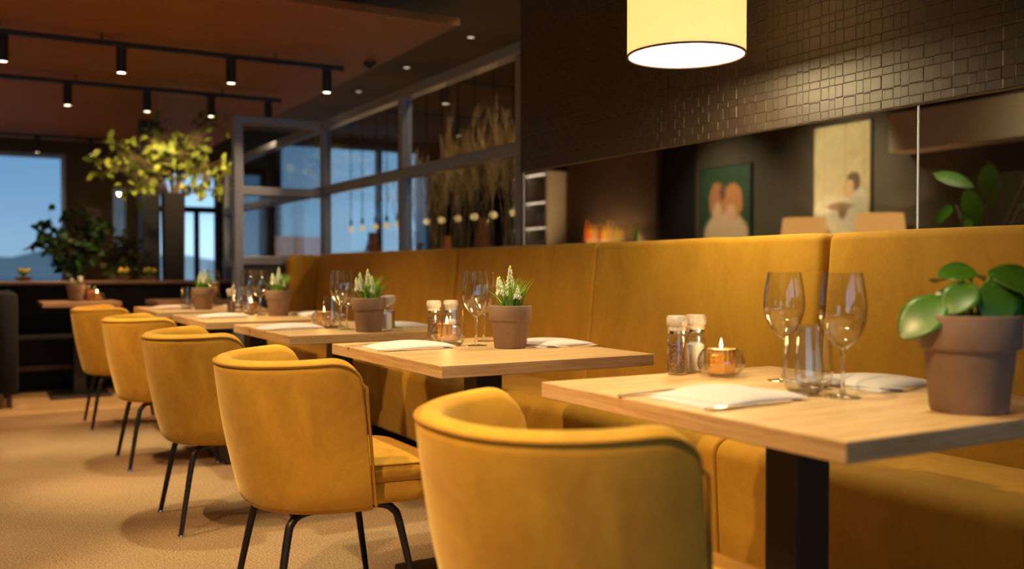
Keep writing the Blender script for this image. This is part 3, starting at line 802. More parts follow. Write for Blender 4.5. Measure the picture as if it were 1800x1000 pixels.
# second table
put(wine, 1.496, 2.832, 'left wine glass on the second table, left of the flower pot'); put(wine, 1.61, 2.99, 'right wine glass on the second table, half behind the flower pot')
put(tum, 1.425, 2.868, 'water tumbler on the second table, in front of the tealight')
put(pep, 1.475, 3.12, 'dark pepper mill on the second table'); put(salt, 1.545, 3.125, 'white salt mill on the second table, right of the pepper mill', 2.5)
put(cand, 1.478, 3.02, 'lit amber tealight holder on the second table, behind the tumbler')
put(mus[0], 1.552, 2.70, 'clay pot of white muscari on the second table, sharpest of the pots')
# third
put(wine, 1.415, 3.86, 'front wine glass on the third table'); put(wine, 1.455, 4.045, 'rear wine glass on the third table, half hidden')
put(tum, 1.385, 3.965, 'water tumbler on the third table, left of its wine glasses')
put(salt, 1.545, 3.73, 'white salt mill with paper label on the third table, right of the pot', 2.4); put(pep, 1.60, 3.83, 'dark pepper mill on the third table, hidden behind the pot')
put(cand, 1.40, 4.11, 'lit tealight holder on the third table, seen through the tumbler'); put(mus[1], 1.445, 3.68, 'clay pot of white muscari on the third table', -.2)
# fourth
put(wine, 1.44, 5.315, 'right wine glass on the fourth table'); put(wine, 1.40, 5.40, 'left wine glass on the fourth table'); put(tum, 1.365, 5.29, 'water tumbler on the fourth table, in front of its tealight')
put(cand, 1.43, 5.47, 'lit tealight holder on the fourth table'); put(mus[0], 1.505, 5.18, 'clay pot of white muscari on the fourth table', .5); put(pep, 1.33, 5.52, 'dark pepper mill on the fourth table')
# fifth
put(mus[1], 1.315, 6.18, 'clay pot of white muscari on the fifth table', 1.2); put(tum, 1.255, 6.38, 'water tumbler on the fifth table, left of the pot'); put(tum, 1.56, 6.28, 'water tumbler on the fifth table, right of the pot')
put(wine, 1.46, 6.56, 'wine glass on the fifth table'); put(cand, 1.36, 6.50, 'lit tealight holder on the fifth table')

# ------------------------------------------------------------------ pendant lamp
PX, PY, PZ, PR = 2.171, 2.557, 1.745, .2023
t = thing('pendant_lamp', 'large cream drum pendant lamp glowing in front of the woven wall', 'pendant lamp', (PX, PY, PZ))
hh = .34
obj('lamp_shade', lathe(B(), [(PR, 0), (PR, hh), (PR - .004, hh), (PR - .004, 0)], 72, closed=True), M['shade'], t)
obj('lower_ring', lathe(B(), [(PR - .005, -.003), (PR + .001, -.003), (PR + .001, .003), (PR - .005, .003)], 72, closed=True), M['wood_dim'], t)
obj('diffuser', lathe(B(), [(0, .001), (PR - .0045, .001), (PR - .0045, .006), (0, .006)], 64), M['diffuser'], t)
bm = B()
for k in range(3): tube(bm, [(0, 0, hh - .01), (PR * math.cos(k * 2.094), PR * math.sin(k * 2.094), hh - .01)], .003, 6)
obj('spider', bm, M['steel'], t)
obj('bulb_socket', lathe(B(), [(0, hh - .1), (.02, hh - .1), (.02, hh), (0, hh)], 16), M['black'], t)
obj('cord', tube(B(), [(0, 0, hh), (0, 0, ZC - PZ - .02)], .004, 8), M['black'], t)
obj('canopy', lathe(B(), [(0, ZC - PZ - .025), (.05, ZC - PZ - .025), (.05, ZC - PZ), (0, ZC - PZ)], 24), M['black'], t)
lamp('pendant_glow', 'POINT', (0, 0, .17), 5, (1, .72, .36), t, shadow_soft_size=.05)
l = lamp('pendant_down', 'AREA', (0, 0, -.005), 15, (1, .75, .36), t, shape='DISK', size=.38)
# ------------------------------------------------------------------ track lights
def track(x0, x1, y, label, z=2.6):
    t = thing('track_rail', label, 'track rail', ((x0 + x1) / 2, y, z), group='black ceiling track rails')
    h = (x1 - x0) / 2
    obj('rail', box(B(), (-h, -.018, -.02), (h, .018, .016), .003, 1), M['black'], t, smooth=False)
    bm = B()
    for s in (-h * .7, 0, h * .7): tube(bm, [(s, 0, .01), (s, 0, .062)], .006, 8)
    obj('hanger', bm, M['black'], t)
    obj('end_cap', box(B(), (h, -.02, -.022), (h + .012, .02, .018)), M['black_soft'], t, smooth=False)
track(-.9, 2.62, 7.25, 'front black track rail under the slatted ceiling'); track(-.9, 2.61, 8.92, 'middle black track rail under the slatted ceiling'); track(-.9, 1.62, 12.7, 'rear black track rail near the far window')
def make_spot():
    t = thing('track_spotlight', '', 'spotlight', group='black cylinder spotlights on the ceiling tracks')
    obj('body', lathe(B(), [(0, .175), (.030, .175), (.036, .170), (.036, .002), (.033, 0), (.031, .004), (.031, .02), (0, .02)], 24), M['black'], t)
    obj('lens', lathe(B(), [(0, .006), (.031, .006), (.031, .014), (0, .014)], 24), M['lens'], t)
    obj('adapter', box(B(), (-.035, -.012, .172), (.035, .012, .185)), M['black'], t, smooth=False)
    l = lamp('spot_beam', 'SPOT', (0, 0, -.01), 95, WARM, t, spot_size=math.radians(76), spot_blend=.6, shadow_soft_size=.03)
    return t
spot = make_spot(); zs = 2.395
for x, y, lab in ((.243, 7.25, 'first spotlight from the left on the front track'), (.986, 7.25, 'second spotlight from the left on the front track'), (1.754, 7.25, 'third spotlight from the left on the front track'), (2.499, 7.25, 'rightmost spotlight, at the end of the front track'),
                  (.784, 8.92, 'left spotlight on the middle track'), (1.423, 8.92, 'second spotlight on the middle track'), (1.975, 8.92, 'third spotlight on the middle track, above the tall plant'), (2.5, 8.92, 'last spotlight at the right end of the middle track'),
                  (.782, 12.7, 'left spotlight on the rear track, before the window'), (1.37, 12.7, 'right spotlight on the rear track, before the dark wall')):
    o = put(spot, x, y, 'black cylinder ' + lab, 0, zs)
    for c_ in o.children:
        if c_.type == 'LIGHT': c_.rotation_euler = (math.radians(56) if 8.5 < y < 9.5 and x > 1 else 0, math.radians(40) if y < 8 and x > 1.2 else 0, 0)
# ceiling downlights (the row over the dining tables, and the dim ones in the plain ceiling)
def make_down(lens='lens'):
    t = thing('ceiling_downlight', '', 'downlight', group='small round ceiling downlights')
    obj('trim_ring', lathe(B(), [(.030, 0), (.044, 0), (.046, -.004), (.044, -.007), (.032, -.005)], 28, closed=True), M['black_soft'], t)
    obj('lens', lathe(B(), [(0, -.001), (.031, -.001), (.031, -.003), (0, -.003)], 24), M[lens], t)
    return t
dim = make_down('pin')
for x, y, lab in ((3.80, 7.29, 'nearest'), (3.82, 8.70, 'middle'), (3.87, 10.15, 'farthest')):
    put(dim, x, y, 'dim small round downlight in the plain ceiling above the glass partition, %s of three' % lab, 0, ZC)
t = thing('smoke_detector', 'small dark smoke detector near the edge of the slatted ceiling panel', 'smoke detector', (2.84, 7.2, 2.66))
obj('housing', lathe(B(), [(0, -.034), (.03, -.034), (.048, -.022), (.052, 0), (0, 0)], 24), M['black'], t); obj('sensor', lathe(B(), [(0, -.044), (.016, -.044), (.02, -.033), (0, -.033)], 16), M['black_soft'], t)
SOFT = (1.0, .90, .50)
LIGHTS = [((-.6, y), (tx, y + .55, .2), e_, ss_, WARM) for y, e_, tx, ss_ in ((.85, 380, .9, 50), (1.9, 360, .9, 50), (3.45, 310, 1.2, 57), (5.0, 340, 1.2, 57))] + [((.86, y), (.95, yt, 0), 215 if yt < 5.7 else 235, 47, SOFT) for y, yt in ((1.45, 1.45), (2.75, 2.75), (4.05, 4.05), (5.2, 5.2), (5.72, 6.6))] + \
         [((-1.3, 6.35), (-2.45, 6.6, 1.75), 210, 85, SOFT), ((-1.3, 8.3), (-2.45, 8.3, 1.6), 150, 85, SOFT), ((-.9, 4.5), (-1.0, 4.1, 1.3), 130, 40, SOFT), ((3.05, 4.9), (3.3, 6.2, 1.6), 100, 70, WARM), ((3.9, 6.2), (3.3, 6.5, 1.7), 150, 80, WARM), ((-1.2, 3.6), (-2.3, 3.6, 2.2), 130, 110, SOFT)]  # unseen lamps added to brighten the paintings, plant, pampas and bulkhead
LN = ['first of the aisle row', 'second of the aisle row', 'third of the aisle row', 'fourth of the aisle row'] + ['above the ' + w_ for w_ in WH] + ['added to light the figure painting', 'added to light the animal painting', 'added to light the large leaved plant', 'added at the wall end to light the pampas', 'added overhead to light the pampas grass', 'added to light the pale bulkhead']
main = make_down('lens')
downs = [put(main, x, y, 'bright round ceiling downlight outside the picture, %s' % LN[k], 0, 2.66 if y > 5.8 and x < 2.94 else ZC) for k, ((x, y), tg, e, ss, lc) in enumerate(LIGHTS)]
for o, ((x, y), tg, e, ss, lc) in zip(downs, LIGHTS):
    l = lamp('downlight_beam', 'SPOT', (0, 0, -.02), e, lc, o, spot_size=math.radians(ss), spot_blend=1.0 if ss > 80 else .55, shadow_soft_size=.035)
    v = Vector(tg) - Vector(o.location); l.rotation_euler = v.to_track_quat('-Z', 'Y').to_euler()

# ------------------------------------------------------------------ far lounge
t = thing('lounge_banquette', 'low dark navy banquette with wooden cap crossing the far lounge', 'banquette', (1.0, 9.1, 0))
o_ = (-1.0, -9.1, 0)
obj('backrest', box(B(), (.05, 9.05, .40), (2.5, 9.28, .87), .03), M['navy'], t, o_)
obj('seat', box(B(), (.05, 8.62, .22), (2.5, 9.05, .45), .03), M['navy'], t, o_)
obj('seat_rail', box(B(), (.05, 8.60, .18), (2.5, 8.64, .22)), M['dark_red'], t, o_, False)
obj('plinth', box(B(), (.1, 8.70, 0), (2.5, 9.25, .18)), M['black_soft'], t, o_, False)
obj('wooden_cap', box(B(), (.05, 9.0, .87), (2.55, 9.45, .90), .005, 1), M['wood_dim'], t, o_, False)
for x0, x1, y0, lab in ((-.75, .345, 7.72, 'dark navy lounge armchair at the left edge, beside the small wooden table'),):
    t = thing('lounge_armchair', lab, 'armchair', (x0, y0, 0)); o_ = (-x0, -y0, 0)
    obj('seat', box(B(), (x0, y0, .18), (x1 - .13, y0 + .75, .44), .04), M['navy'], t, o_)
    obj('armrest', box(B(), (x1 - .13, y0, .10), (x1, y0 + .75, .84), .04), M['navy'], t, o_)
    obj('backrest', box(B(), (x0, y0 + .62, .40), (x1 - .13, y0 + .80, .86), .04), M['navy'], t, o_)
    for a in (x0 + .05, x1 - .06):
        for b in (y0 + .05, y0 + .68): obj('leg', tube(B(), [(a, b, 0), (a, b, .2)], .018, 10), M['dark_red'], t, o_)
lt = make_table(.56, .60, 'lounge_table', 'small wooden tables in the far lounge')
for ch_ in lt.children:
    if ch_.name.startswith('tabletop'): ch_.data.materials[0] = M['wood_dim']
lt.location = (.80, 8.30, 0); lt['label'] = 'small wooden lounge table at far left, with pot and tealight'
dup(lt, (1.62, 8.24, 0), 'small wooden lounge table behind the fifth dining table, with terracotta pot')
def clay(x, y, z, lab, mat, s=.9, n=16, flower='flower'):
    t = thing('potted_flowers', lab, 'potted plant', (x, y, z))
    obj('pot', make_pot(s), M[mat], t, angle=35)
    bm = B()
    for k in range(n):
        a = R.uniform(0, 2 * PI); d = Vector((math.cos(a), math.sin(a), R.uniform(.6, 2)))
        leaf(bm, (0, 0, .11 * s), d, (0, 0, 1), R.uniform(.06, .10) * s, .018, .3, 3)
        if k % 3 == 1:
            bf = B(); bmesh.ops.create_icosphere(bf, subdivisions=1, radius=.016 * s, matrix=Matrix.Translation(Vector((0, 0, .12 * s)) + d.normalized() * .075 * s)); obj('bloom', bf, M[flower], t)
    obj('leaves', bm, M['grass'], t)
M['yellow'] = simple('yellow petals', (.75, .55, .06), .6)
clay(.78, 8.30, TH, 'clay pot of pale flowers on the small lounge table at far left', 'pot', 1.0)
clay(.90, 8.42, TH, 'small orange terracotta pot on the small lounge table at far left', 'terracotta', .62, 8)
clay(1.83, 8.22, TH, 'orange terracotta pot on the small lounge table behind the fifth dining table', 'terracotta', .8, 8)
put(cand, .93, 8.26, 'lit tealight holder on the small lounge table at far left'); put(cand, 1.80, 8.06, 'lit tealight holder on the small lounge table behind the fifth dining table')
for x, lab in ((.46, 'yellow flowers in a low bowl on the wooden cap, at far left'), (1.27, 'green flowers in a low bowl on the wooden cap, left of the tall vase'), (1.50, 'yellow flowers in a low bowl on the wooden cap, right beside the tall vase')):
    t = thing('flower_bowl', lab, 'flowers', (x, 9.33, .903))
    obj('bowl', lathe(B(), [(0, 0), (.05, 0), (.075, .035), (.072, .037), (.05, .01), (0, .008)], 20), M['pot'], t)
    bm = B()
    for k in range(18):
        d = rdir(1.5); leaf(bm, (0, 0, .03), d, (0, 0, 1), .09, .03, .3, 3)
        if k % 3 == 1:
            bf = B(); bmesh.ops.create_icosphere(bf, subdivisions=1, radius=.018, matrix=Matrix.Translation(Vector((0, 0, .03)) + d * .075)); obj('bloom', bf, M['yellow'], t)
    obj('leaves', bm, M['grass'], t)
# tall vase with branching plant
t = thing('tall_vase', 'tall dark square vase holding a spreading leafy plant, behind the lounge banquette', 'vase', (1.79, 9.75, 0))
o2 = round_poly([(-.10, -.10), (.10, -.10), (.10, .10), (-.10, .10)], .015, 3)
obj('vase_body', pad(B(), o2, [(0, .03), (.01, .025), (1.0, .008), (1.74, 0), (1.75, .004), (1.75, .02), (1.60, .025)], lambda u, v, a: (u, v, a)), M['black_soft'], t, smooth=False)
def branch_plant(name, lab, loc, tips, nleaf, ls, lm, z0, spread=.17, par=None, tr=.012):
    t = thing(name, lab, 'plant', loc)
    bs, bl = B(), B()
    for tp in tips:
        e = Vector(tp); m_ = Vector((e.x * .35, e.y * .35, z0 + (e.z - z0) * .6))
        p = smooth_path([(R.uniform(-.03, .03), R.uniform(-.03, .03), z0 - .1), m_, e], 6); tube(bs, p, [tr * (1 - .8 * i / len(p)) for i in range(len(p))], 6)
        for k in range(nleaf):
            q = p[R.randrange(len(p) // 2, len(p))] + Vector((R.gauss(0, spread * .55), R.gauss(0, spread * .55), R.gauss(0, spread * .5)))
            d = rdir(-.1); leaf(bl, q, d, rdir(1.0), ls * R.uniform(.7, 1.25), ls * R.uniform(.5, .7), R.uniform(.1, .5), 4, 1.1, .1)
            tube(bs, [p[-2], q], .002, 4)
    obj('branches', bs, M['bark'], t); obj('foliage', bl, M[lm], t, angle=80)
branch_plant('vase_plant', 'spreading plant with large lime green leaves arching out of the tall dark vase', (1.79, 9.75, 1.66),
    [(-.70, .1, .38), (-.62, -.1, .30), (-.50, .15, .50), (-.40, -.15, .42), (-.35, .2, .25), (-.22, 0, .62), (-.1, .1, .75), (-.15, -.2, .50), (0, .2, .60), (.12, -.1, .48), (.25, .1, .42), (.36, -.05, .88), (.40, .1, .40), (.48, -.1, .30), (.50, .1, .15), (-.45, 0, .15), (-.2, .15, .35), (.40, 0, .80)], 26, .098, 'leaf_lime', 0.05, .15)
def pot_big(x, y, lab, r, h):
    t = thing('floor_planter', lab, 'planter', (x, y, 0))
    obj('body', lathe(B(), [(0, 0), (r * .8, 0), (r, h * .9), (r, h), (r - .02, h), (r - .03, h - .08), (0, h - .08)], 28), M['black_soft'], t); obj('soil', lathe(B(), [(0, h - .07), (r - .03, h - .075)], 20), M['soil'], t)
pot_big(1.02, 10.3, 'dark floor planter behind the lounge banquette, left', .16, .78); pot_big(1.47, 10.6, 'dark floor planter behind the lounge banquette, beside the left one', .14, .74)
branch_plant('green_plant', 'dark green bushy plant before the left window', (1.02, 10.3, .72), [(-.33, 0, .62), (-.25, .1, .70), (-.1, 0, .75), (.05, .1, .80), (.15, -.1, .72), (0, .1, .55), (-.12, -.1, .5), (.1, .1, .62), (-.35, .05, .52)], 40, .115, 'leaf_dark', .0, .115)
branch_plant('olive_plant', 'olive green upright plant right of the dark green one', (1.47, 10.6, .68), [(-.12, 0, .55), (.0, .1, .68), (.1, 0, .6), (.13, .1, .45), (-.05, -.1, .45), (.05, -.08, .3), (-.1, .05, .35)], 34, .10, 'leaf_olive', 0, .10)
t = thing('wall_picture', 'small brown picture on the dark wall right of the left window', 'picture', (1.50, YF - .02, 1.6)); obj('canvas', box(B(), (-.09, 0, -.28), (.11, .018, .22)), M['dark_red'], t, smooth=False); obj('picture_frame', box(B(), (-.10, .004, -.29), (.12, .02, .23)), M['black'], t, smooth=False)
slab('pillar', (1.72, 11.2, 0), (1.92, 11.4, 2.66), M['frame_dark'], 'dark pillar behind the spreading plant')

# ------------------------------------------------------------------ side room behind the glass
names = ['nearest', 'second', 'third', 'fourth', 'fifth', 'sixth', 'seventh', 'eighth', 'ninth', 'tenth', 'eleventh']
proto = None
def make_pend():
    t = thing('bulb_pendant', '', 'pendant lamp', group='row of bulb pendants behind the glass partition')
    obj('rod', tube(B(), [(0, 0, .09), (0, 0, ZC - 1.535)], .007, 8), M['black'], t)
    obj('socket', lathe(B(), [(0, .05), (.018, .05), (.022, .10), (.01, .13), (0, .13)], 14), M['black'], t)
    b = B(); bmesh.ops.create_uvsphere(b, u_segments=20, v_segments=12, radius=.040, matrix=Matrix.Diagonal((1, 1, .85, 1))); obj('bulb', b, M['bulb'], t)
    return t
pend = make_pend()
for k, y in enumerate((7.773, 8.162, 8.556, 8.927, 9.324, 9.704, 10.52, 10.858, 11.229, 11.681, 12.099)):
    put(pend, 4.5, y, 'glowing bulb on a black rod behind the glass partition, %s of the row' % names[k], 0, 1.535)
    if k % 3 == 1: lamp('bulb_light', 'POINT', (4.5, y, 1.475), 5, (1, .6, .25), None, shadow_soft_size=.006)
t = thing('planter_trough', 'dark planter trough behind the glass partition holding dried pampas grass', 'planter', (3.25, 6.3, 0)); obj('trough', box(B(), (-.2, -1.4, 0), (.2, 1.4, 1.0), .01), M['frame_dark'], t, smooth=False); obj('soil', box(B(), (-.18, -1.38, .99), (.18, 1.38, 1.01)), M['soil'], t, smooth=False)
for k, (y, hgt, ln, nst) in enumerate(((5.1, 1.04, -.12, 18), (5.62, 1.0, -.1, 20), (6.02, .95, .0, 12), (6.4, .90, .05, 14), (6.85, .88, .05, 14), (7.3, .74, .05, 9))):
    t = thing('pampas_grass', 'clump of straw coloured pampas grass behind the glass, %s from the wall end' % names[k].replace('nearest', 'first'), 'dried grass', (3.25, y, 1.0), group='pampas grass clumps behind the partition'); t['kind'] = 'thing'
    bs, bp_ = B(), B()
    for i in range(nst * 5 // 4):
        b = Vector((R.uniform(-.06, .06), R.uniform(-.08, .08), .012)); e = Vector((R.gauss(0, .12), R.gauss(ln * .5, .09), hgt * R.uniform(.72, 1.02)))
        p = smooth_path([b, b + Vector((e.x * .25, e.y * .25, e.z * .5)), e], 6); tube(bs, p, .0018, 4)
        for j in range(18):
            q = p[R.randrange(len(p) * 58 // 100, len(p))]; d = Vector((R.gauss(0, .2), R.gauss(0, .2), 1))
            leaf(bp_, q, d, rdir(), R.uniform(.12, .26), .0045, R.uniform(-.1, .25), 2)
    obj('stems', bs, M['straw'], t); obj('plumes', bp_, M['straw'], t)
for x, y, z, w, lab in ((3.90, 12.9, 1.30, .19, 'wide pink lit table lamp in the side room, left of the pair'), (4.25, 12.9, 1.31, .15, 'wide pink lit table lamp in the side room, right of the pair')):
    t = thing('table_lamp', lab, 'lamp', (x, y, .75)); obj('lamp_shade', lathe(B(), [(w, .35), (w, .70), (w - .006, .70), (w - .006, .35)], 28, closed=True), M['pinkglow'], t); obj('base', lathe(B(), [(0, 0), (.09, 0), (.03, .05), (.015, .1), (.015, .5), (0, .5)], 18), M['black'], t)
t = thing('side_table', 'dark sideboard below the pink lamps in the side room', 'sideboard', (4.0, 12.9, 0)); obj('top', box(B(), (-.5, -.22, .70), (.6, .22, .75)), M['black_soft'], t, smooth=False); obj('body', box(B(), (-.48, -.2, .08), (.58, .2, .70)), M['black_soft'], t, smooth=False); obj('plinth', box(B(), (-.45, -.18, 0), (.55, .18, .08)), M['black'], t, smooth=False)
for x, y, h, lab in ((4.05, 10.2, 1.42, 'slender warm orange vase glowing behind the middle glass pane'), (4.3, 8.8, 1.34, 'squat terracotta jar behind the nearest glass pane'), (4.35, 8.1, 1.50, 'terracotta jar standing in for a reddish reflection in the nearest glass pane')):  # the tallest jar stands in for a reddish reflection in the glass
    t = thing('terracotta_jar', lab, 'jar', (x, y, 0)); obj('stand', box(B(), (-.13, -.13, 0), (.13, .13, 1.0)), M['black_soft'], t, smooth=False); H_ = h - 1.0; obj('jar', lathe(B(), [(0, 1.0), (.05, 1.0), (.09, 1.0 + H_ * .45), (.05, 1.0 + H_ * .85), (.055, 1.0 + H_), (.045, 1.0 + H_), (.04, 1.0 + H_ * .85), (0, 1.05)], 20), M['terracotta'], t)

# ------------------------------------------------------------------ opposite side, seen in the mirrors
def onwall(y0, y1, z0, z1, x, name, lab, mat, frame='black'):
    t = thing(name, lab, 'picture', (x, (y0 + y1) / 2, (z0 + z1) / 2)); h, w = (z1 - z0) / 2, (y1 - y0) / 2
    obj('canvas', box(B(), (.012, -w + .012, -h + .012), (.03, w - .012, h - .012)), mat, t, smooth=False)
    bm = B()
    for a in ((-w, -w + .014), (w - .014, w)): box(bm, (0, a[0], -h), (.034, a[1], h))
    for a in ((-h, -h + .014), (h - .014, h)): box(bm, (0, -w, a[0]), (.034, w, a[1]))
    obj('picture_frame', bm, M[frame], t, smooth=False); return t
A2 = painting('pale figure painting', (.60, .50, .32), [(.10, -.40, .30, .26, (.70, .66, .55), .15), (-.14, -.34, .17, .27, (.82, .78, .70), .12), (-.20, -.20, .10, .13, (.80, .76, .68), .2), (.02, -.25, .17, .045, (.20, .12, .07), .3), (-.02, -.30, .06, .09, (.16, .09, .05), .3), (-.10, -.08, .075, .09, (.60, .38, .24), .2), (-.14, .01, .085, .075, (.06, .035, .02), .2), (-.18, -.02, .06, .09, (.07, .04, .025), .25), (-.10, -.05, .055, .06, (.60, .38, .24), .25), (-.28, .25, .035, .28, (.36, .27, .15), .3), (-.05, .30, .02, .5, (.32, .24, .13), .3), (-.16, .27, .07, .05, (.33, .25, .15), .3), (.22, .1, .012, .6, (.42, .33, .2), .5), (-.26, -.38, .05, .07, (.3, .42, .12), .4)], 0)
onwall(6.27, 7.0, 1.30, 2.47, XL, 'figure_painting', 'tall pale painting of a dark haired figure, seen in the mirror', A2)
A1 = painting('animal painting', (.012, .040, .018), [(-.02, -.30, .36, .30, (.50, .35, .24), .12), (.13, .12, .13, .22, (.30, .12, .055), .15), (-.13, .10, .16, .21, (.38, .15, .06), .15), (.12, -.02, .08, .12, (.50, .30, .2), .3), (-.10, -.04, .09, .11, (.52, .30, .2), .3), (.03, .22, .05, .09, (.10, .045, .03), .3)])
onwall(7.9, 8.75, 1.15, 2.2, XL, 'animal_painting', 'green painting of two reddish brown heads, seen in the mirror', A1)
slab('trim_3', (XL, 9.55, 0), (XL + .06, 11.65, ZC), M['wall_umber'], 'umber wall panel behind the bar bottles')
slab('trim_4', (XL, 7.72, 0), (XL + .0, 8.86, ZC), M['wall_umber']) if False else None
slab('trim_5', (XL, -1.0, 2.08), (XL + .28, 5.87, 2.43), M['soffit'], 'pale bulkhead along the opposite wall')
slab('trim_6', (XL, 8.86, 0), (XL + .01, 9.5, ZC), M['black_soft'], 'flat black sheet standing for a passage in shade beside the bar')  # flat sheet, its black stands for the shade inside a passage
# sideboard with lamps
t = thing('sideboard', 'dark sideboard under the figure painting on the opposite wall', 'sideboard', (-2.25, 6.45, 0))
obj('body', box(B(), (-.22, -1.0, .1), (.22, 1.0, .83)), M['dark_red'], t, smooth=False); obj('top', box(B(), (-.235, -1.02, .83), (.235, 1.02, .86), .004, 1), M['wood_dim'], t, smooth=False); obj('plinth', box(B(), (-.2, -.95, 0), (.2, .95, .1)), M['black'], t, smooth=False)
for k in (-.5, .5): obj('door', box(B(), (.22, k - .47, .14), (.236, k + .47, .8), .003, 1), M['dark_red'], t, smooth=False)
def tlamp(y, lab):
    t = thing('shaded_lamp', lab, 'lamp', (-2.2, y, .86), group='amber shaded lamps on the sideboard')
    obj('lamp_shade', lathe(B(), [(.245, .34), (.205, .66), (.20, .66), (.24, .34)], 36, closed=True), M['tableshade'], t)
    obj('base', lathe(B(), [(0, 0), (.09, 0), (.10, .02), (.04, .06), (.07, .16), (.06, .26), (.015, .32), (.012, .5), (0, .5)], 24), M['black'], t)
    lamp('lamp_glow', 'POINT', (0, 0, .52), 7, (1, .62, .28), t, shadow_soft_size=.05)
tlamp(6.87, 'amber shaded lamp left of the figure in the mirror'); tlamp(5.95, 'amber shaded lamp right of the figure painting, by the mirror joint')
# bar with bottles
t = thing('bar_counter', 'dark back bar with a lit shelf, reflected at the left of the mirror', 'bar', (-2.2, 10.2, 0))
obj('cabinet', box(B(), (-.22, -.95, 0), (.2, .95, 1.312)), M['black_soft'], t, smooth=False); obj('shelf', box(B(), (-.22, -.95, 1.312), (.22, .95, 1.35)), M['wood_dim'], t, smooth=False); obj('light_strip', box(B(), (-.215, -.30, 1.352), (-.19, .80, 1.375)), M['led'], t, smooth=False)
def bottle_mat(i, c):
    m, nt, out = nmat('bottle glass %d' % i); t_ = nt.nodes.new('ShaderNodeBsdfTranslucent'); g_ = nt.nodes.new('ShaderNodeBsdfGlossy'); g_.inputs['Roughness'].default_value = .1; t_.inputs[0].default_value = col4(c); mx = nt.nodes.new('ShaderNodeMixShader'); mx.inputs[0].default_value = .12
    nt.links.new(t_.outputs[0], mx.inputs[1]); nt.links.new(g_.outputs[0], mx.inputs[2]); nt.links.new(mx.outputs[0], out.inputs[0]); return m
bc = [(.55, .22, .02), (.7, .45, .1), (.6, .5, .35), (.45, .16, .03), (.75, .62, .25), (.7, .5, .2), (.5, .45, .3), (.75, .6, .2), (.65, .55, .35), (.35, .3, .22), (.5, .38, .3), (.3, .5, .08)]
bmats = [bottle_mat(i, c) for i, c in enumerate(bc)]
for k in range(12):
    y = 10.62 - k * .098; h = (.31, .28, .26, .25, .24, .31, .27, .22, .20, .2, .24, .22)[k]; r = .032
    t = thing('liquor_bottle', 'liquor bottle on the lit back bar, %s from the left' % (['first'] + names[1:] + ['twelfth'])[k], 'bottle', (-2.12, y, 1.351), group='bottles on the lit back bar')
    obj('body', lathe(B(), [(0, 0), (r, 0), (r, h * .55), (r * .8, h * .64), (r * .36, h * .72), (r * .34, h * .94), (0, h * .94)], 16), bmats[k], t); obj('cap', lathe(B(), [(0, h * .93), (r * .42, h * .93), (r * .42, h), (0, h)], 12), M['terracotta'] if k % 3 == 0 else M['black'], t)
l = lamp('led_light', 'AREA', (-2.36, 10.40, 1.40), 24, (1, .68, .28), None, shape='RECTANGLE', size=.04, size_y=1.1); l.rotation_euler = (0, -PI / 2 - .5, 0)
t = thing('crockery_shelf', 'pale shelving unit of crockery beside the bar, at the left end of the mirror', 'shelving', (-2.3, 12.25, 0))
bm = B()
for y in (-.6, -.05, .57): box(bm, (-.19, y - .02, 0), (.19, y + .02, 2.6))
obj('upright', bm, M['cabinet'], t, smooth=False)
for z in (1.60, 1.97, 2.38): obj('light_strip', box(B(), (.165, -.56, z - .004), (.185, .53, z - .0005)), M['added_glow'], t, smooth=False)  # glowing strips added to brighten the crockery shelves
for z in (1.28, 1.62, 1.99, 2.4): obj('shelf', box(B(), (-.19, -.58, z - .02), (.19, .55, z + .02)), M['cabinet'], t, smooth=False)
obj('back_panel', box(B(), (-.199, -.62, 0), (-.19, .59, 2.6)), M['black'], t, smooth=False); obj('cupboard', box(B(), (-.19, -.62, 2.42), (.195, .59, 2.7)), M['cabinet'], t, smooth=False)
k = 0
for z, n in ((1.30, 5), (1.64, 6)):
    for i in range(n):
        y = (11.80, 11.93, 12.06, 12.34, 12.47, 12.60)[i]
        h = .12 if z < 1.5 else .17; r = .052
        t = thing('plate_stack', 'stack of pale crockery on the %s shelf beside the bar, %s along' % ('lower' if z < 1.5 else 'middle', (['first'] + names[1:])[i]), 'crockery', (-2.25, y, z + .002), group='stacks of crockery beside the bar')
        bm = B()
        for q in range(5): lathe(bm, [(0, h * q / 5), (r * .6, h * q / 5), (r, h * q / 5 + h * .14), (r * .98, h * q / 5 + h * .17), (0, h * q / 5 + h * .1)], 16)
        obj('plates', bm, M['napkin'], t)
# big leaved plant seen in right mirror
pot_big(-1.0, 4.1, 'black floor planter with a large leaved plant on the opposite side of the aisle', .2, .5)
t = thing('fiddle_leaf_plant', 'large leaved green plant reflected in the right hand mirror', 'plant', (-1.0, 4.1, .45))
bs, bl = B(), B()
for x, y, z, L, W, d, u in ((0, .42, 1.26, .34, .11, (0, -1, -.3), (1, 0, .8)), (.05, -.05, 1.30, .34, .19, (.1, -.1, -1), (1, .2, .3)), (0, -.30, 1.18, .30, .15, (.2, -.8, -.6), (1, 0, .4)), (.05, .12, 1.12, .30, .15, (.2, -.5, -.9), (1, 0, .3)), (0, .0, 1.00, .30, .15, (.1, .8, -.6), (1, 0, .4)), (-.1, -.2, 1.0, .3, .14, (0, -.9, -.2), (1, 0, .5)), (.0, .2, .88, .28, .13, (0, .7, -.8), (1, 0, .4)), (0, -.15, .85, .3, .14, (.1, -.3, -1), (1, 0, .4)), (.0, -.42, 1.32, .28, .14, (0, -.4, -.8), (1, 0, .4)), (-.1, .3, 1.02, .26, .12, (0, .8, -.4), (1, 0, .4))):
    leaf(bl, (x, y, z), d, u, L, W, .15, 6, 1.1, .1); tube(bs, smooth_path([(0, 0, -.02), (x * .3, y * .3, z * .6), (x, y, z)], 5), .008, 6)
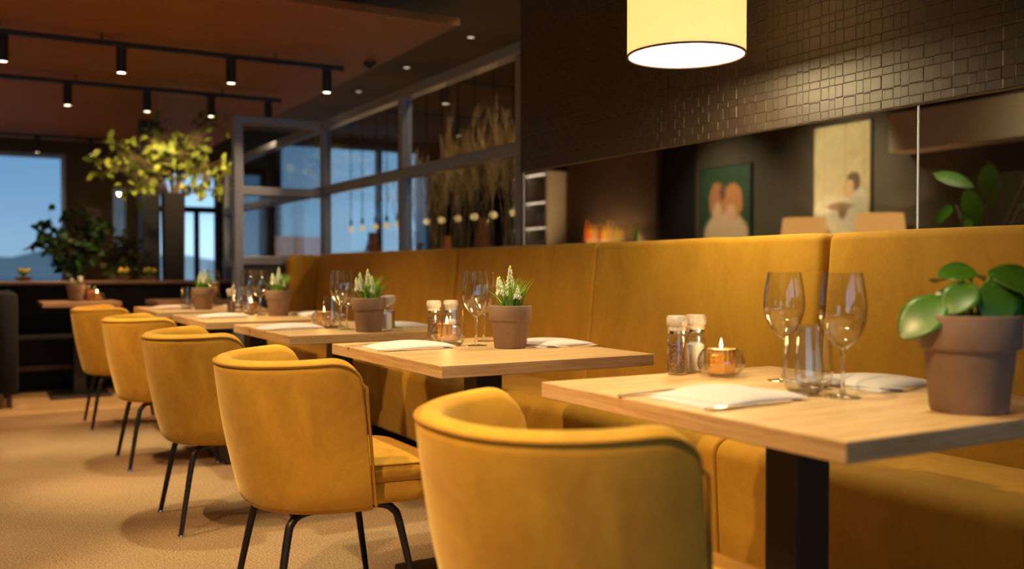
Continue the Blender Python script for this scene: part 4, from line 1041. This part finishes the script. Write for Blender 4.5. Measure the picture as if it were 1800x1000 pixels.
obj('stems', bs, M['bark'], t); me = obj('foliage', bl, M['leaf'], t, angle=80)

# ------------------------------------------------------------------ world: dusk sky
w = bpy.data.worlds.new('dusk'); sc.world = w; w.use_nodes = True; nt = w.node_tree; nt.nodes.clear()
out = nt.nodes.new('ShaderNodeOutputWorld'); bg = nt.nodes.new('ShaderNodeBackground')
tc = nt.nodes.new('ShaderNodeTexCoord'); sp = nt.nodes.new('ShaderNodeSeparateXYZ'); nt.links.new(tc.outputs['Generated'], sp.inputs[0])
mp = nt.nodes.new('ShaderNodeMapping'); mp.inputs['Scale'].default_value = (1, 1, 9); nt.links.new(tc.outputs['Generated'], mp.inputs[0])
n1 = noise(nt, mp.outputs[0], 2.2, 5, .6)
f = math_(nt, 'MULTIPLY_ADD', n1, .16, math_(nt, 'ADD', sp.outputs[2], -.08))
c = ramp(nt, f, [(.0, (.42, .62, .78)), (.05, (.34, .57, .78)), (.12, (.23, .45, .69)), (.3, (.16, .34, .58)), (1, (.08, .18, .36))])
nt.links.new(c, bg.inputs[0]); nt.links.new(math_(nt, 'MULTIPLY_ADD', math_(nt, 'MAXIMUM', math_(nt, 'MULTIPLY', sp.outputs[1], -1.0), 0.0), 1.6, 1.75), bg.inputs[1]); nt.links.new(bg.outputs[0], out.inputs[0])

# ------------------------------------------------------------------ camera
cam = bpy.data.cameras.new('camera'); co = bpy.data.objects.new('camera', cam); COL.objects.link(co)
yaw, pit = math.radians(30.0), math.atan(28 / 1672)
co.location = (0, 0, 1.01); co.rotation_euler = (PI / 2 - pit, 0, -yaw)
cam.sensor_width = 36; cam.lens = 36 * 1672 / 1800; cam.clip_start = .05; cam.clip_end = 1000
cam.dof.use_dof = True; cam.dof.focus_distance = 2.85; cam.dof.aperture_fstop = 1.9
sc.camera = co
sc.view_settings.view_transform = 'Standard'; sc.view_settings.look = 'None'; sc.view_settings.gamma = 1; sc.view_settings.exposure = 0; sc.view_settings.use_curve_mapping = False
cy = sc.cycles; cy.use_denoising = True; cy.max_bounces = 10; cy.transparent_max_bounces = 24; cy.transmission_bounces = 8; cy.sample_clamp_indirect = 4
